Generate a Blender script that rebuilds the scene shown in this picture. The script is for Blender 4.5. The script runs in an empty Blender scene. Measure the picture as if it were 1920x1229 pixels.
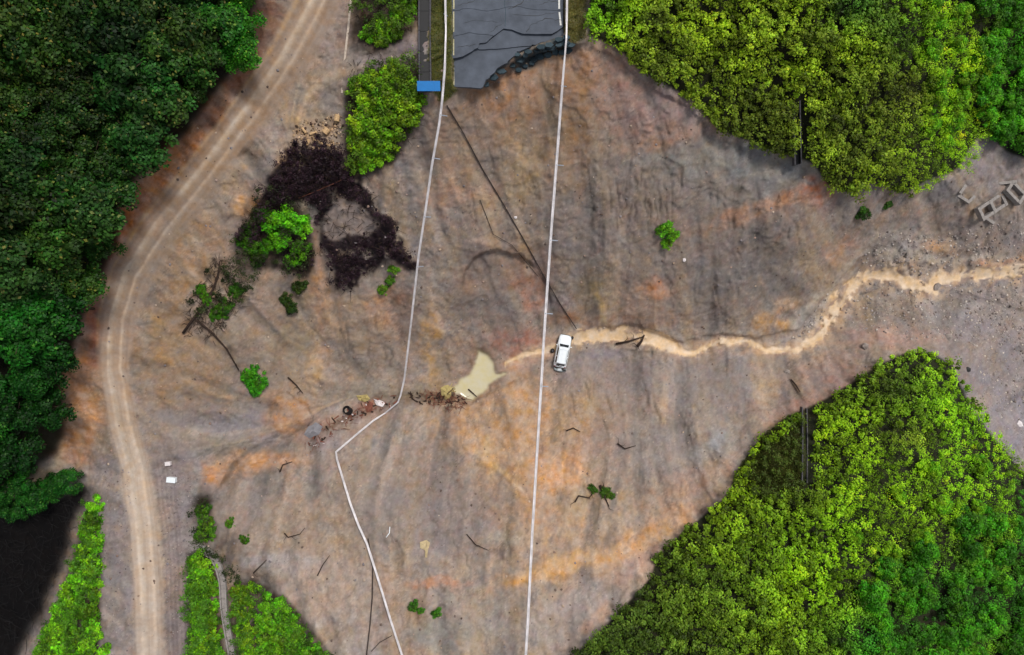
import bpy, math, random
import numpy as np

# ------------------------------------------------------------------ camera, light, exposure
S = bpy.context.scene
COL = S.collection
HCAM, FPX, CX, CY = 90.0, 1280.0, 960.0, 614.5
cam_d = bpy.data.cameras.new('camera'); cam = bpy.data.objects.new('camera', cam_d); COL.objects.link(cam)
cam.location = (0, 0, HCAM); cam.rotation_euler = (0, 0, 0)
cam_d.lens = 24; cam_d.sensor_width = 36; cam_d.clip_end = 3000; cam_d.clip_start = 0.5
S.camera = cam
w = bpy.data.worlds.new('World'); S.world = w; w.use_nodes = True
wn = w.node_tree.nodes; wl = w.node_tree.links
bg = wn['Background']; sky = wn.new('ShaderNodeTexSky'); sky.sky_type = 'NISHITA'; sky.sun_disc = False
SUN_EL, SUN_AZ = math.radians(61), math.radians(40)       # azimuth clockwise from +Y
sky.sun_elevation = SUN_EL; sky.sun_rotation = SUN_AZ
sky.air_density = 1.0; sky.dust_density = 4.0; sky.ozone_density = 0.6
hs = wn.new('ShaderNodeHueSaturation'); hs.inputs['Saturation'].default_value = 0.42
wl.new(sky.outputs[0], hs.inputs['Color']); wl.new(hs.outputs[0], bg.inputs[0])
bg.inputs[1].default_value = 0.115
sd = bpy.data.lights.new('sun', 'SUN'); sun = bpy.data.objects.new('sun', sd); COL.objects.link(sun)
sd.energy = 1.9; sd.angle = math.radians(12); sd.color = (1.0, 0.96, 0.9)
sun.rotation_euler = (math.pi/2 - SUN_EL, 0, math.pi - SUN_AZ)
sun.location = (0, 0, 120)
S.view_settings.view_transform = 'Standard'; S.view_settings.look = 'None'
S.view_settings.exposure = 0.12; S.view_settings.gamma = 1
S.render.engine = 'CYCLES'
random.seed(4); RNG = np.random.default_rng(11)

# ------------------------------------------------------------------ helpers
def lin(c):
    c = np.asarray(c, float)/255.0
    return np.where(c <= 0.04045, c/12.92, ((c+0.055)/1.055)**2.4)
def W(px, py, z):
    d = HCAM - z
    return ((px-CX)*d/FPX, -(py-CY)*d/FPX, z)
def tag(o, label=None, cat=None, group=None, kind=None):
    if label: o['label'] = label
    if cat: o['category'] = cat
    if group: o['group'] = group
    if kind: o['kind'] = kind
    return o
def empty(name, loc, rz=0.0):
    o = bpy.data.objects.new(name, None); COL.objects.link(o)
    o.location = loc; o.rotation_euler = (0, 0, rz); o.empty_display_size = 0.3
    return o
def link(name, me, parent=None, mat=None):
    o = bpy.data.objects.new(name, me); COL.objects.link(o)
    if mat is not None and len(me.materials) == 0: me.materials.append(mat)
    if parent is not None: o.parent = parent
    return o
def npmesh(name, V, Fc, col=None, smooth=False):
    V = np.asarray(V, np.float32); Fc = np.asarray(Fc, np.int32)
    me = bpy.data.meshes.new(name)
    me.vertices.add(len(V)); me.vertices.foreach_set('co', V.ravel())
    n, k = Fc.shape
    me.loops.add(n*k); me.loops.foreach_set('vertex_index', Fc.ravel())
    me.polygons.add(n)
    me.polygons.foreach_set('loop_start', np.arange(0, n*k, k, dtype=np.int32))
    me.polygons.foreach_set('loop_total', np.full(n, k, np.int32))
    if smooth: me.polygons.foreach_set('use_smooth', np.ones(n, bool))
    me.update(calc_edges=True)
    if col is not None:
        a = me.color_attributes.new('col', 'FLOAT_COLOR', 'POINT')
        c = np.ones((len(V), 4), np.float32); c[:, :3] = col
        a.data.foreach_set('color', c.ravel())
    return me
def pymesh(name, V, Fc, smooth=False):
    me = bpy.data.meshes.new(name); me.from_pydata([tuple(map(float, v)) for v in V], [], Fc); me.update()
    if smooth:
        for p in me.polygons: p.use_smooth = True
    return me
class MB:
    def __init__(s): s.v = []; s.f = []
    def add(s, V, Fc):
        b = len(s.v); s.v += [tuple(v) for v in V]; s.f += [tuple(i+b for i in f) for f in Fc]; return s
    def box(s, c, d, rz=0.0, tilt=(0, 0), taper=1.0):
        from mathutils import Matrix, Vector
        M = Matrix.Translation(c) @ Matrix.Rotation(rz, 4, 'Z') @ Matrix.Rotation(tilt[0], 4, 'X') @ Matrix.Rotation(tilt[1], 4, 'Y')
        V = []
        for k in (-1, 1):
            t = 1.0 if k < 0 else taper
            for (i, j) in ((-1, -1), (1, -1), (1, 1), (-1, 1)):
                V.append(M @ Vector((i*d[0]/2*t, j*d[1]/2*t, k*d[2]/2)))
        return s.add(V, [(3, 2, 1, 0), (4, 5, 6, 7), (0, 1, 5, 4), (1, 2, 6, 5), (2, 3, 7, 6), (3, 0, 4, 7)])
    def tube(s, pts, rad, n=6):
        from mathutils import Vector
        P = [Vector(p) for p in pts]; R = rad if hasattr(rad, '__len__') else [rad]*len(P)
        V = []; Fc = []
        for i, p in enumerate(P):
            t = (P[min(i+1, len(P)-1)] - P[max(i-1, 0)]).normalized()
            u = t.cross(Vector((0, 0, 1)));
            if u.length < 1e-3: u = t.cross(Vector((1, 0, 0)))
            u.normalize(); v = t.cross(u)
            for k in range(n):
                a = 2*math.pi*k/n; V.append(p + (u*math.cos(a)+v*math.sin(a))*R[i])
        for i in range(len(P)-1):
            for k in range(n):
                Fc.append((i*n+k, i*n+(k+1) % n, (i+1)*n+(k+1) % n, (i+1)*n+k))
        Fc.append(tuple(range(n))[::-1]); Fc.append(tuple((len(P)-1)*n+k for k in range(n)))
        return s.add(V, Fc)
    def build(s, name, mat, parent=None, smooth=False, bevel=0):
        me = pymesh(name, s.v, s.f, smooth)
        o = link(name, me, parent, mat)
        if bevel:
            m = o.modifiers.new('bevel', 'BEVEL'); m.width = bevel; m.segments = 2
        return o

def _hash(ix, iy, seed):
    h = (ix.astype(np.int64)*374761393 + iy.astype(np.int64)*668265263 + seed*144665) & 0xffffffff
    h = ((h ^ (h >> 13))*1274126177) & 0xffffffff
    h = h ^ (h >> 16)
    return (h & 0xffff)/65535.0
def vnoise(x, y, seed=0):
    ix = np.floor(x); iy = np.floor(y); fx = x-ix; fy = y-iy
    fx = fx*fx*fx*(fx*(fx*6-15)+10); fy = fy*fy*fy*(fy*(fy*6-15)+10)
    a = _hash(ix, iy, seed); b = _hash(ix+1, iy, seed); c = _hash(ix, iy+1, seed); d = _hash(ix+1, iy+1, seed)
    return (a+(b-a)*fx)*(1-fy) + (c+(d-c)*fx)*fy
def fbm(x, y, octv=4, seed=0, gain=0.5):
    r = 0; a = 1; t = 0; ca, sa = math.cos(0.6), math.sin(0.6)
    for i in range(octv):
        r = r + a*vnoise(x, y, seed+i*17); t += a; a *= gain
        x, y = (x*ca-y*sa)*2.03+7.1, (x*sa+y*ca)*2.03-3.7
    return r/t*2-1
def blur(A, r):
    if r < 0.4: return A
    k = np.exp(-0.5*(np.arange(-int(3*r), int(3*r)+1)/r)**2); k /= k.sum(); n = len(k)//2
    B = np.pad(A, ((n, n), (0, 0)), 'edge'); C = sum(k[i]*B[i:i+A.shape[0]] for i in range(len(k)))
    B = np.pad(C, ((0, 0), (n, n)), 'edge'); return sum(k[i]*B[:, i:i+A.shape[1]] for i in range(len(k)))
def inpoly(px, py, poly):
    r = np.zeros(px.shape, bool); n = len(poly)
    for i in range(n):
        x1, y1 = poly[i]; x2, y2 = poly[(i+1) % n]
        if y1 == y2: continue
        c = ((y1 > py) != (y2 > py)) & (px < (x2-x1)*(py-y1)/(y2-y1)+x1)
        r ^= c
    return r
def dline(px, py, pts):
    """distance to polyline, signed side, parameter 0..1"""
    best = np.full(px.shape, 1e9); side = np.zeros(px.shape); tt = np.zeros(px.shape); n = len(pts)-1
    for i in range(n):
        x1, y1 = pts[i][:2]; x2, y2 = pts[i+1][:2]; dx, dy = x2-x1, y2-y1; L = dx*dx+dy*dy
        t = np.clip(((px-x1)*dx+(py-y1)*dy)/L, 0, 1); ex = px-x1-t*dx; ey = py-y1-t*dy
        d = np.hypot(ex, ey); m = d < best
        best = np.where(m, d, best); side = np.where(m, np.sign(dx*ey-dy*ex), side); tt = np.where(m, (i+t)/n, tt)
    return best, side, tt

# ------------------------------------------------------------------ terrain heights
CP = """850 -200 20,1060 -200 20,850 0 20,1060 0 20,860 150 19.6,1050 70 19.9,950 100 19.6,800 100 19.6,700 100 18,720 250 16.8,
640 50 16.5,600 0 16.2,640 220 15.6,480 180 15.5,350 350 15,250 500 14,215 620 13,230 750 12,260 900 11,280 1050 11.5,285 1229 12,
290 1500 13,420 80 18.5,250 250 18.5,150 450 17.5,80 700 16,50 850 12.5,0 0 26,0 400 23,-300 300 31,-300 -300 34,300 -300 24,600 -300 18,
0 930 9,60 1000 5,50 1150 5,150 1229 11.2,185 1000 11,180 1150 11.5,-200 1100 4,-300 800 12,130 850 9.5,370 890 9.3,560 830 6.2,655 770 4,
755 745 2.6,850 735 1.2,890 700 1,960 680 .8,1055 655 .3,1170 630 0,1300 660 -.4,1450 655 -.8,1540 620 -1.2,1600 530 -1.5,1650 510 -1.7,
1740 540 -2,1850 515 -2.4,1920 505 -2.6,2200 500 -4,350 600 11,450 650 9,500 760 7,400 800 8.6,600 600 7.2,560 450 11,650 400 12,
700 550 8.2,780 600 5.5,480 350 14,720 330 14.3,850 230 16.5,900 350 12.3,930 450 8.8,930 600 3.4,1000 300 13,1050 450 8,1050 580 2.6,
1150 150 16.6,1200 300 12.5,1200 450 8,1200 570 3,1350 250 13,1350 400 9,1400 560 3,1500 320 11,1520 450 6.5,1600 420 5,1700 400 2.6,
1650 460 1.2,1800 400 1.3,1900 400 .8,1150 0 19,1300 100 17,1450 0 19,1500 180 15,1600 330 10.5,1700 340 7,1700 100 16,1830 250 4.5,
1880 150 7,1920 0 11,1920 280 2.6,1700 -300 20,2250 0 7,2250 300 0,1000 800 4.6,1000 1000 9.5,1000 1229 14,800 900 7.5,800 1229 13.5,650 850 7,
650 1000 10,600 1229 13,480 950 9.6,420 1100 11,1200 750 2.5,1200 900 6.5,1200 1080 11,1350 900 8,1350 760 3,1500 700 1.5,
1500 780 5,1700 660 3,1600 620 0,1800 620 -1.3,1850 750 0,1920 850 1,1750 700 5,1450 850 8,1600 850 9.5,1750 850 8,1300 1100 13,
1100 1229 14.5,1500 1100 13,1700 1000 10,1900 1000 5.5,1900 1200 6,1500 1300 15,1000 1500 18.5,700 1500 17,2250 1000 2,2200 1500 6,1600 1500 16,
1850 680 -1,2250 700 -3"""
CP = np.array([[float(a) for a in r.split()] for r in CP.replace('\n', '').split(',')])
def tps_fit(P, lam=0.02):
    X = P[:, :2]/1000; n = len(X)
    D = np.hypot(X[:, None, 0]-X[None, :, 0], X[:, None, 1]-X[None, :, 1])
    K = np.where(D > 0, D*D*np.log(D+1e-12), 0) + lam*0.01*np.eye(n)
    A = np.zeros((n+3, n+3)); A[:n, :n] = K; A[:n, n] = 1; A[:n, n+1:] = X; A[n, :n] = 1; A[n+1:, :n] = X.T
    b = np.zeros(n+3); b[:n] = P[:, 2]; return X, np.linalg.solve(A, b)
TX, TWt = tps_fit(CP)
def tps(px, py):
    x = np.clip(px, -300, 2250)/1000.; y = np.clip(py, -300, 1500)/1000.
    r = TWt[-3] + TWt[-2]*x + TWt[-1]*y
    for i in range(len(TX)):
        d2 = (x-TX[i, 0])**2 + (y-TX[i, 1])**2 + 1e-12
        r = r + TWt[i]*0.5*d2*np.log(d2)
    return np.clip(r, -5, 36)
STEP = 2.5
def axis(lo, hi):
    a = np.arange(lo, hi+.1, STEP); o = [lo]; s = 6.0
    while o[-1] > lo-5200: o.append(o[-1]-s); s *= 1.22
    b = [hi]; s = 6.0
    while b[-1] < hi+5200: b.append(b[-1]+s); s *= 1.22
    return np.concatenate([np.array(o[1:])[::-1], a, np.array(b[1:])])
XS = axis(-60, 1980); YS = axis(-60, 1290)
# coarse TPS then upsample
cxs = np.arange(-320, 2271, 12.0); cys = np.arange(-320, 1521, 12.0)
cg = tps(*np.meshgrid(cxs, cys))
def samp(G, gx, gy, px, py):
    fx = np.interp(px, gx, np.arange(len(gx))); fy = np.interp(py, gy, np.arange(len(gy)))
    ix = np.minimum(fx.astype(int), len(gx)-2); iy = np.minimum(fy.astype(int), len(gy)-2); fx = fx-ix; fy = fy-iy
    return (G[iy, ix]*(1-fx)+G[iy, ix+1]*fx)*(1-fy) + (G[iy+1, ix]*(1-fx)+G[iy+1, ix+1]*fx)*fy
PX, PY = np.meshgrid(XS, YS)
Z = samp(cg, cxs, cys, PX, PY)
Z = blur(Z, 3)
base_d = (HCAM-Z)/FPX
WX = (PX-CX)*base_d; WY = -(PY-CY)*base_d
n1 = fbm(WX*.12, WY*.12, 4, 3); n2 = fbm(WX*.5, WY*.5, 4, 21); n3 = fbm(WX*1.8, WY*1.8, 3, 55)
wx = PX + 14*fbm(WX*.35, WY*.35, 4, 91); wy = PY + 14*fbm(WX*.35+40, WY*.35, 4, 131)   # warped pixel coords

# flow-aligned streaks (line integral convolution along the fall line)
GZy, GZx = np.gradient(blur(Z, 6)); gl = np.hypot(GZx, GZy)+1e-9; ux, uy = GZx/gl, GZy/gl
def lic(N, L):
    acc = N.copy(); cnt = 1; H_, W_ = N.shape; jj, ii = np.meshgrid(np.arange(W_), np.arange(H_))
    for sgn in (1, -1):
        x = jj.astype(float); y = ii.astype(float)
        for k in range(L):
            xi = np.clip(x.astype(int), 0, W_-1); yi = np.clip(y.astype(int), 0, H_-1)
            x = x + sgn*ux[yi, xi]; y = y + sgn*uy[yi, xi]
            acc += N[np.clip(y.astype(int), 0, H_-1), np.clip(x.astype(int), 0, W_-1)]; cnt += 1
    return acc/cnt
L1 = lic(RNG.standard_normal(Z.shape), 14); L1 /= L1.std()
L2 = lic(blur(RNG.standard_normal(Z.shape), 2.2), 30); L2 /= L2.std()
L3 = lic(blur(RNG.standard_normal(Z.shape), 4.5), 55); L3 /= L3.std(); L3 = np.clip(L3, -2.5, 2.5)
L1 = np.clip(L1, -2.5, 2.5); L2 = np.clip(L2, -2.5, 2.5)

# ---- named regions (pixel polygons)
FOREST = [(-900, -900), (490, -900), (480, 0), (468, 90), (345, 255), (232, 350), (212, 470), (150, 600), (122, 700), (112, 850), (50, 905), (-900, 960)]
VEG_UR = [(1095, -900), (1098, 75), (1150, 90), (1200, 140), (1290, 190), (1345, 250), (1440, 285), (1480, 300), (1520, 310), (1550, 355), (1600, 372), (1640, 345), (1690, 375), (1740, 345), (1800, 325), (1830, 270), (1850, 255), (1880, 290), (1940, 310), (2900, 330), (2900, -900)]
VEG_LR = [(1055, 1240), (1130, 1170), (1215, 1080), (1225, 1040), (1280, 990), (1360, 925), (1375, 880), (1430, 810), (1480, 775), (1560, 735), (1640, 680), (1700, 655), (1750, 655), (1790, 680), (1830, 770), (1880, 830), (1920, 880), (2900, 1100), (2900, 2200), (900, 2200)]
GRASSY = [(1375, 900), (1390, 870), (1430, 815), (1475, 780), (1505, 770), (1508, 930), (1440, 950)]
BLACK = [(540, 275), (600, 262), (640, 285), (662, 320), (672, 350), (700, 368), (706, 398), (740, 412), (757, 460), (782, 502), (772, 508), (742, 482), (705, 500), (672, 524), (660, 552), (620, 532), (618, 492), (600, 455), (600, 425), (592, 385), (560, 372), (520, 400), (495, 440), (470, 470), (445, 455), (475, 400), (500, 350), (528, 305)]
BLACK2 = [(575, 440), (590, 500), (560, 525), (520, 500), (540, 450)]
PIT = [(-900, 905), (30, 935), (100, 925), (165, 915), (155, 960), (120, 1060), (70, 1170), (40, 1260), (20, 2200), (-900, 2200)]
VERGE_L = [(803, -900), (848, -900), (850, 150), (858, 172), (830, 195), (803, 160)]
VERGE_R = [(1056, -900), (1098, -900), (1100, 70), (1070, 88), (1058, 60)]
POND = [(897, 657), (915, 662), (925, 680), (930, 700), (955, 699), (930, 712), (918, 722), (905, 740), (885, 752), (868, 748), (850, 730), (862, 712), (884, 700), (892, 680)]
def mask(poly, soft=1.5, warp=True):
    m = inpoly(wx if warp else PX, wy if warp else PY, poly).astype(float)
    return blur(m, soft)
mF, mUR, mLR = mask(FOREST, 2), mask(VEG_UR, 1.5, False), mask(VEG_LR, 1.5, False)
mVEG = np.clip(mF+mUR+mLR, 0, 1)
wx2 = PX + 5*fbm(WX*.9, WY*.9, 3, 191); wy2 = PY + 5*fbm(WX*.9+40, WY*.9, 3, 231)
HOLE = [(610, 405), (638, 372), (665, 380), (688, 405), (712, 426), (692, 436), (662, 440), (640, 452), (622, 452), (610, 432)]
wx4 = PX + 16*fbm(WX*.9, WY*.9, 4, 191); wy4 = PY + 16*fbm(WX*.9+40, WY*.9, 4, 231)
mBL = blur(((inpoly(wx4, wy4, BLACK) | inpoly(wx4, wy4, BLACK2)) & ~inpoly(wx4, wy4, HOLE)).astype(float), .9)
mBL = mBL*np.clip(1.0 - 4*np.clip(fbm(WX*.9, WY*.9, 4, 77)-.3, 0, 1), .1, 1)
mPIT = mask(PIT, 3); mVL = mask(VERGE_L, 1, False); mVR = mask(VERGE_R, 1.5, False)
mPOND = blur(inpoly(wx2, wy2, POND).astype(float), .8)
ROADP = [(846, -900), (1056, -900), (1056, 66), (1000, 84), (960, 104), (900, 160), (852, 162)]
mRD = mask(ROADP, 1, False)
# dirt road
DR = [(625, -300), (612, -60), (596, 0), (540, 105), (468, 210), (385, 320), (300, 425), (243, 515), (217, 600), (213, 690), (230, 790), (254, 880), (270, 1000), (277, 1100), (280, 1229), (284, 1600)]
dD, sD, tD = dline(PX, PY, DR)
hw = np.interp(tD, [0, .14, .3, .45, .55, .62, .75, 1], [46, 44, 36, 48, 34, 26, 27, 27])
mDR = np.clip((hw - dD)/10+.5, 0, 1)
# stream
STR = [(940, 688), (965, 672), (1000, 661), (1050, 648), (1085, 633), (1130, 628), (1180, 627), (1225, 633), (1270, 655), (1300, 664), (1345, 642), (1400, 640), (1440, 658), (1490, 655), (1540, 628), (1570, 580), (1590, 545), (1625, 515), (1680, 515), (1712, 538), (1745, 545), (1760, 520), (1830, 516), (1880, 510), (1930, 506), (2300, 495)]
STR2 = [(1545, 620), (1556, 590), (1562, 555), (1585, 535)]
wx3 = PX + 4*fbm(WX*.8, WY*.8, 3, 291); wy3 = PY + 4*fbm(WX*.8+40, WY*.8, 3, 331)
dS, _, tS = dline(wx3, wy3, STR); dS2, _, _ = dline(wx3, wy3, STR2)
sw = np.interp(tS, [0, .12, .16, .2, .3, .34, .4, .52, .6, .7, .78, .85, 1], [4, 5, 8, 12, 13, 7, 7, 6, 8, 10, 14, 10, 12])
sm = np.clip((sw*(1+.5*fbm(WX*1.1, WY*1.1, 3, 977))-dS)/3.5+.5, 0, 1); sm = np.maximum(sm, np.clip((5-dS2)/3+.5, 0, 1)); sm = np.maximum(sm, np.clip((np.interp(tS, [.12, .16, .3, .34], [0, 17, 17, 0])-dS)/3, 0, 1)*(fbm(WX*1.3, WY*1.3, 3, 801) > .12)); sm = np.maximum(sm, np.clip((np.interp(tS, [.5, .55, .9, 1], [0, 15, 15, 12])-dS)/3, 0, 1)*(fbm(WX*1.3, WY*1.3, 3, 811) > .2))
isl = np.clip((fbm(WX*.9, WY*.9, 4, 1711)-.12)/.08, 0, 1)*(PX > 1090); sm = np.clip(sm - isl*np.clip(dS/5, .25, 1), 0, 1)
mSTR = sm*(PX > 945)
wet = np.clip((sw+10-dS)/14, 0, 1)*(PX > 940)

# ---- relief
soilm = np.clip(1-mVEG-mRD-mDR*.8-mPOND-mSTR, 0, 1)
Z = Z + n1*.35 + n2*.22*np.clip(soilm+.3, 0, 1) + n3*.035*soilm + (L2*.025 + .07*L3 - .15*np.clip(-L3-.4, 0, 2) - .10*np.clip(-L2-1, 0, 1.5))*soilm
tz = fbm(WX*.16+5, WY*.16, 4, 601, .55)
for lv in (-.28, -.1, .08, .26):
    Z = Z + .13*(np.clip((tz-lv)/.03+.5, 0, 1)-.5)*soilm
for sd_, fr in ((611, .3), (621, .55)):
    q_ = 1-np.abs(fbm(WX*fr, WY*fr, 4, sd_)); Z = Z + .25*np.clip(q_-.86, 0, 1)*soilm - 1.2*np.clip(.05-np.abs(fbm(WX*fr+31, WY*fr, 4, sd_+3)), 0, 1)*soilm
def ridge(pts, wpx, dz):
    global Z
    d, s, t = dline(wx2, wy2, pts); Z = Z + dz*np.exp(-(d/wpx)**2)*np.interp(t, [0, .1, .9, 1], [.2, 1, 1, .2])
def step(pts, wpx, dz, reach=60):
    """ground drops dz on the right-hand side of the line, healing over 'reach' pixels"""
    global Z
    d, s, t = dline(wx2, wy2, pts); f = np.where(s > 0, np.clip(d/wpx, 0, 1), 0)*np.exp(-(d/reach)**2)
    Z = Z - dz*f*np.interp(t, [0, .12, .88, 1], [0, 1, 1, 0])
def bump(x, y, rx, ry, dz, rot=0):
    global Z
    a = math.radians(rot); ex = (wx2-x)*math.cos(a)+(wy2-y)*math.sin(a); ey = -(wx2-x)*math.sin(a)+(wy2-y)*math.cos(a)
    Z = Z + dz*np.exp(-((ex/rx)**2+(ey/ry)**2)**1.3)
step([(862, 545), (870, 505), (890, 480), (930, 467), (975, 478), (1010, 505)], 4, 1.0, 55)
step([(1010, 505), (1030, 540), (1035, 580)], 4, .5, 40)
step([(855, 160), (900, 166), (930, 140), (965, 112), (1000, 95), (1060, 84), (1100, 80)], 7, 1.3, 50)
step([(1100, 85), (1160, 105), (1210, 155), (1300, 205), (1350, 262), (1440, 292), (1530, 325)], 5, .3, 30)
step([(1080, 620), (1180, 605), (1280, 640), (1330, 625), (1420, 630), (1500, 615), (1540, 560), (1590, 500), (1640, 460), (1700, 430)], 5, .5, 25)
step([(700, 752), (780, 745), (840, 752), (880, 760), (930, 730), (1000, 700)], 4, -.5, 25)
bump(650, 790, 110, 10, -.5, -33); bump(800, 748, 70, 10, -.4, 0)
step([(345, 900), (430, 880), (550, 850)], 4, -.5, 25)
step([(500, 745), (540, 735), (580, 760), (590, 790), (560, 815)], 4, -.6, 40)
step([(360, 870), (420, 830), (520, 825), (570, 830)], 4, -.5, 30)
bump(545, 775, 42, 36, .9); bump(390, 800, 60, 20, -.5, -10); bump(450, 640, 60, 40, .6, 30)
bump(805, 640, 25, 50, .5); bump(600, 560, 18, 60, .5); bump(1440, 600, 24, 18, .6); bump(1475, 572, 18, 14, .5)
bump(1700, 480, 60, 40, .5); Z = Z + .35*n3*np.exp(-(((PX-1700)/70)**2+((PY-480)/40)**2)); bump(900, 640, 30, 30, .5); bump(640, 620, 30, 80, .4); bump(1770, 465, 35, 12, .4)
bump(1520, 560, 30, 40, -.3, 40); bump(700, 700, 60, 20, -.3)
rr = np.random.default_rng(8)
def rills(n, x0, x1, y0, y1, L0, L1_, dxdy, dep):
    out = []
    for k in range(n):
        x = rr.uniform(x0, x1); y = rr.uniform(y0, y1); L = rr.uniform(L0, L1_); s = dxdy + rr.normal(0, .08)
        pts = [(x + s*t*L + rr.normal(0, 2.0), y + t*L) for t in np.linspace(0, 1, 5)]
        out.append(pts)
        d, _, t = dline(PX[:, :], PY[:, :], pts) if False else (None, None, None)
    return out
RL = rills(17, 1090, 1300, 300, 400, 25, 90, -.02, .3) + rills(9, 880, 1010, 250, 380, 30, 80, .25, .3) + rills(6, 1340, 1560, 340, 430, 20, 50, -.1, .2) \
   + rills(8, 1060, 1240, 700, 860, 25, 70, .25, .2) + rills(6, 620, 850, 560, 680, 20, 60, .1, .2) + rills(8, 700, 980, 860, 1150, 20, 60, .35, .2) \
   + rills(5, 640, 760, 560, 700, 30, 70, .05, .2) + rills(3, 1210, 1260, 300, 380, 40, 90, 0, .3)
EX = [[(1103, 310), (1106, 345), (1110, 400)], [(1205, 335), (1210, 380), (1212, 420)], [(1228, 380), (1232, 450)], [(1140, 345), (1147, 410)], [(1180, 330), (1183, 370)], [(1258, 320), (1260, 360)],
      [(1335, 520), (1345, 560), (1360, 600)], [(1480, 710), (1500, 745), (1520, 765)], [(985, 330), (1000, 360), (1012, 390)], [(1245, 505), (1265, 560)], [(1300, 595), (1345, 575), (1380, 550)], [(1520, 330), (1540, 370)]]
rillm = np.zeros_like(Z)
for pts in RL+EX:
    xs = [p[0] for p in pts]; ys = [p[1] for p in pts]
    i0, i1 = np.searchsorted(YS, [min(ys)-12, max(ys)+12]); j0, j1 = np.searchsorted(XS, [min(xs)-12, max(xs)+12])
    d, _, t = dline(wx2[i0:i1, j0:j1], wy2[i0:i1, j0:j1], pts)
    rillm[i0:i1, j0:j1] = np.maximum(rillm[i0:i1, j0:j1], np.exp(-(d/(1.5+1.1*vnoise(WX[i0:i1, j0:j1], WY[i0:i1, j0:j1], 9)))**2)*np.interp(t, [0, .2, .8, 1], [.2, 1, .7, .1])*(.35+.65*vnoise(WX[i0:i1, j0:j1]*.9, WY[i0:i1, j0:j1]*.9, 19)))
Z = Z - .22*rillm*soilm
# run-off rills: droplets traced down the fall line, the ground is carved where their paths gather
flow = np.zeros_like(Z)
for rnd_ in range(2):
    zz = blur(Z + .5*fbm(WX*.35, WY*.35, 4, 900), 1.2); gy_, gx_ = np.gradient(zz); n_ = 42000
    x = RNG.uniform(0, Z.shape[1]-1, n_); y = RNG.uniform(0, Z.shape[0]-1, n_); vx = np.zeros(n_); vy = np.zeros(n_); D = np.zeros(Z.size)
    for k in range(110):
        xi = x.astype(int); yi = y.astype(int); vx = .72*vx - gx_[yi, xi]*6; vy = .72*vy - gy_[yi, xi]*6
        l = np.hypot(vx, vy)+1e-9; x = np.clip(x+vx/l*.9, 0, Z.shape[1]-1.01); y = np.clip(y+vy/l*.9, 0, Z.shape[0]-1.01)
        if k > 12: D += np.bincount(y.astype(int)*Z.shape[1]+x.astype(int), minlength=Z.size)
    D = blur(D.reshape(Z.shape), .4); Dm = blur(np.minimum(D, D.mean()*8), 10)+.5
    flow = np.clip((D/Dm-1.3)/4.5, 0, 1)*np.clip(.35+2.2*fbm(WX*.25+rnd_, WY*.25, 4, 940), .04, 1); Z = Z - .045*flow*soilm*(soilm > .5)
# dirt-road ruts
off = dD*sD
rut = np.exp(-((off-12)/5.)**2)+np.exp(-((off+12)/5.)**2)
Z = Z - .12*rut*mDR + .06*np.exp(-((np.abs(off)-28)/5)**2)*mDR
Z = Z - .12*blur(mSTR, 2) - .06*wet
pz = .85
Z = Z*(1-mPOND) + pz*mPOND
Z = Z - 1.2*mRD*0 + mBL*(.35+.5*fbm(WX*1.6, WY*1.6, 3, 5))
Z = Z + mPIT*fbm(WX*.8, WY*.8, 3, 15)*.4
# flat road bench a little under the slabs
Z = Z*(1-mRD) + 19.05*mRD
D_ = (HCAM-Z)/FPX; WX = (PX-CX)*D_; WY = -(PY-CY)*D_
def hz(px, py): return float(samp(Z, XS, YS, np.array([px], float), np.array([py], float))[0])
def hzv(px, py): return samp(Z, XS, YS, px, py)
def G(px, py, dz=0.0): return W(px, py, hz(px, py)+dz)

# ------------------------------------------------------------------ ground colours (soil types, stains, painted shade)
C = np.zeros(Z.shape+(3,)); C[:] = lin((136, 120, 112))
def mix(m, rgb, s=1.0):
    global C
    m = np.clip(m*s, 0, 1)[..., None]; C = C*(1-m) + lin(rgb)*m
def blob(x, y, rx, ry, rot, rgb, s=.8, hard=1.8):
    a = math.radians(rot); ex = (wx-x)*math.cos(a)+(wy-y)*math.sin(a); ey = -(wx-x)*math.sin(a)+(wy-y)*math.cos(a)
    r = (ex/rx)**2+(ey/ry)**2
    m = np.exp(-r**hard*.7)
    m = np.clip(m*(1 + .5*np.clip(n2*1.8+n3*1.2+L2*.25, -1, 1)), 0, 1)
    mix(m, rgb, s)
def streak(pts, wpx, rgb, s=.7, wr=True):
    d, _, t = dline(wx2 if wr else PX, wy2 if wr else PY, pts)
    mix(np.exp(-(d/wpx)**2)*np.interp(t, [0, .1, .85, 1], [.3, 1, 1, .2]), rgb, s)
mix(.5+.5*np.clip(n1*2.2, -1, 1), (126, 116, 114), .55)
def mosaic(k):
    for sd_, rgb, st in ((701, (122, 118, 124), .45), (711, (150, 122, 100), .5), (721, (104, 92, 88), .4), (731, (152, 136, 126), .45), (741, (138, 112, 84), .35), (751, (150, 114, 104), .35)):
        f_ = fbm(WX*.3+sd_, WY*.32, 5, sd_, .6); mix(np.clip((f_-.16)/.05, 0, 1)*1, rgb, st*k)
        f_ = fbm(WX*.9+sd_, WY*.9, 4, sd_+5, .6); mix(np.clip((f_-.22)/.08, 0, 1), rgb, st*.7*k)
mosaic(.6)
for lo, rgb, st in ((.7, (156, 130, 104), .45), (1.5, (170, 146, 120), .4)): mix(np.clip((L3-lo)/.35, 0, 1), rgb, st)
for lo, rgb, st in ((.7, (106, 100, 100), .45), (1.5, (88, 78, 74), .4)): mix(np.clip((-L3-lo)/.35, 0, 1), rgb, st)
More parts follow.
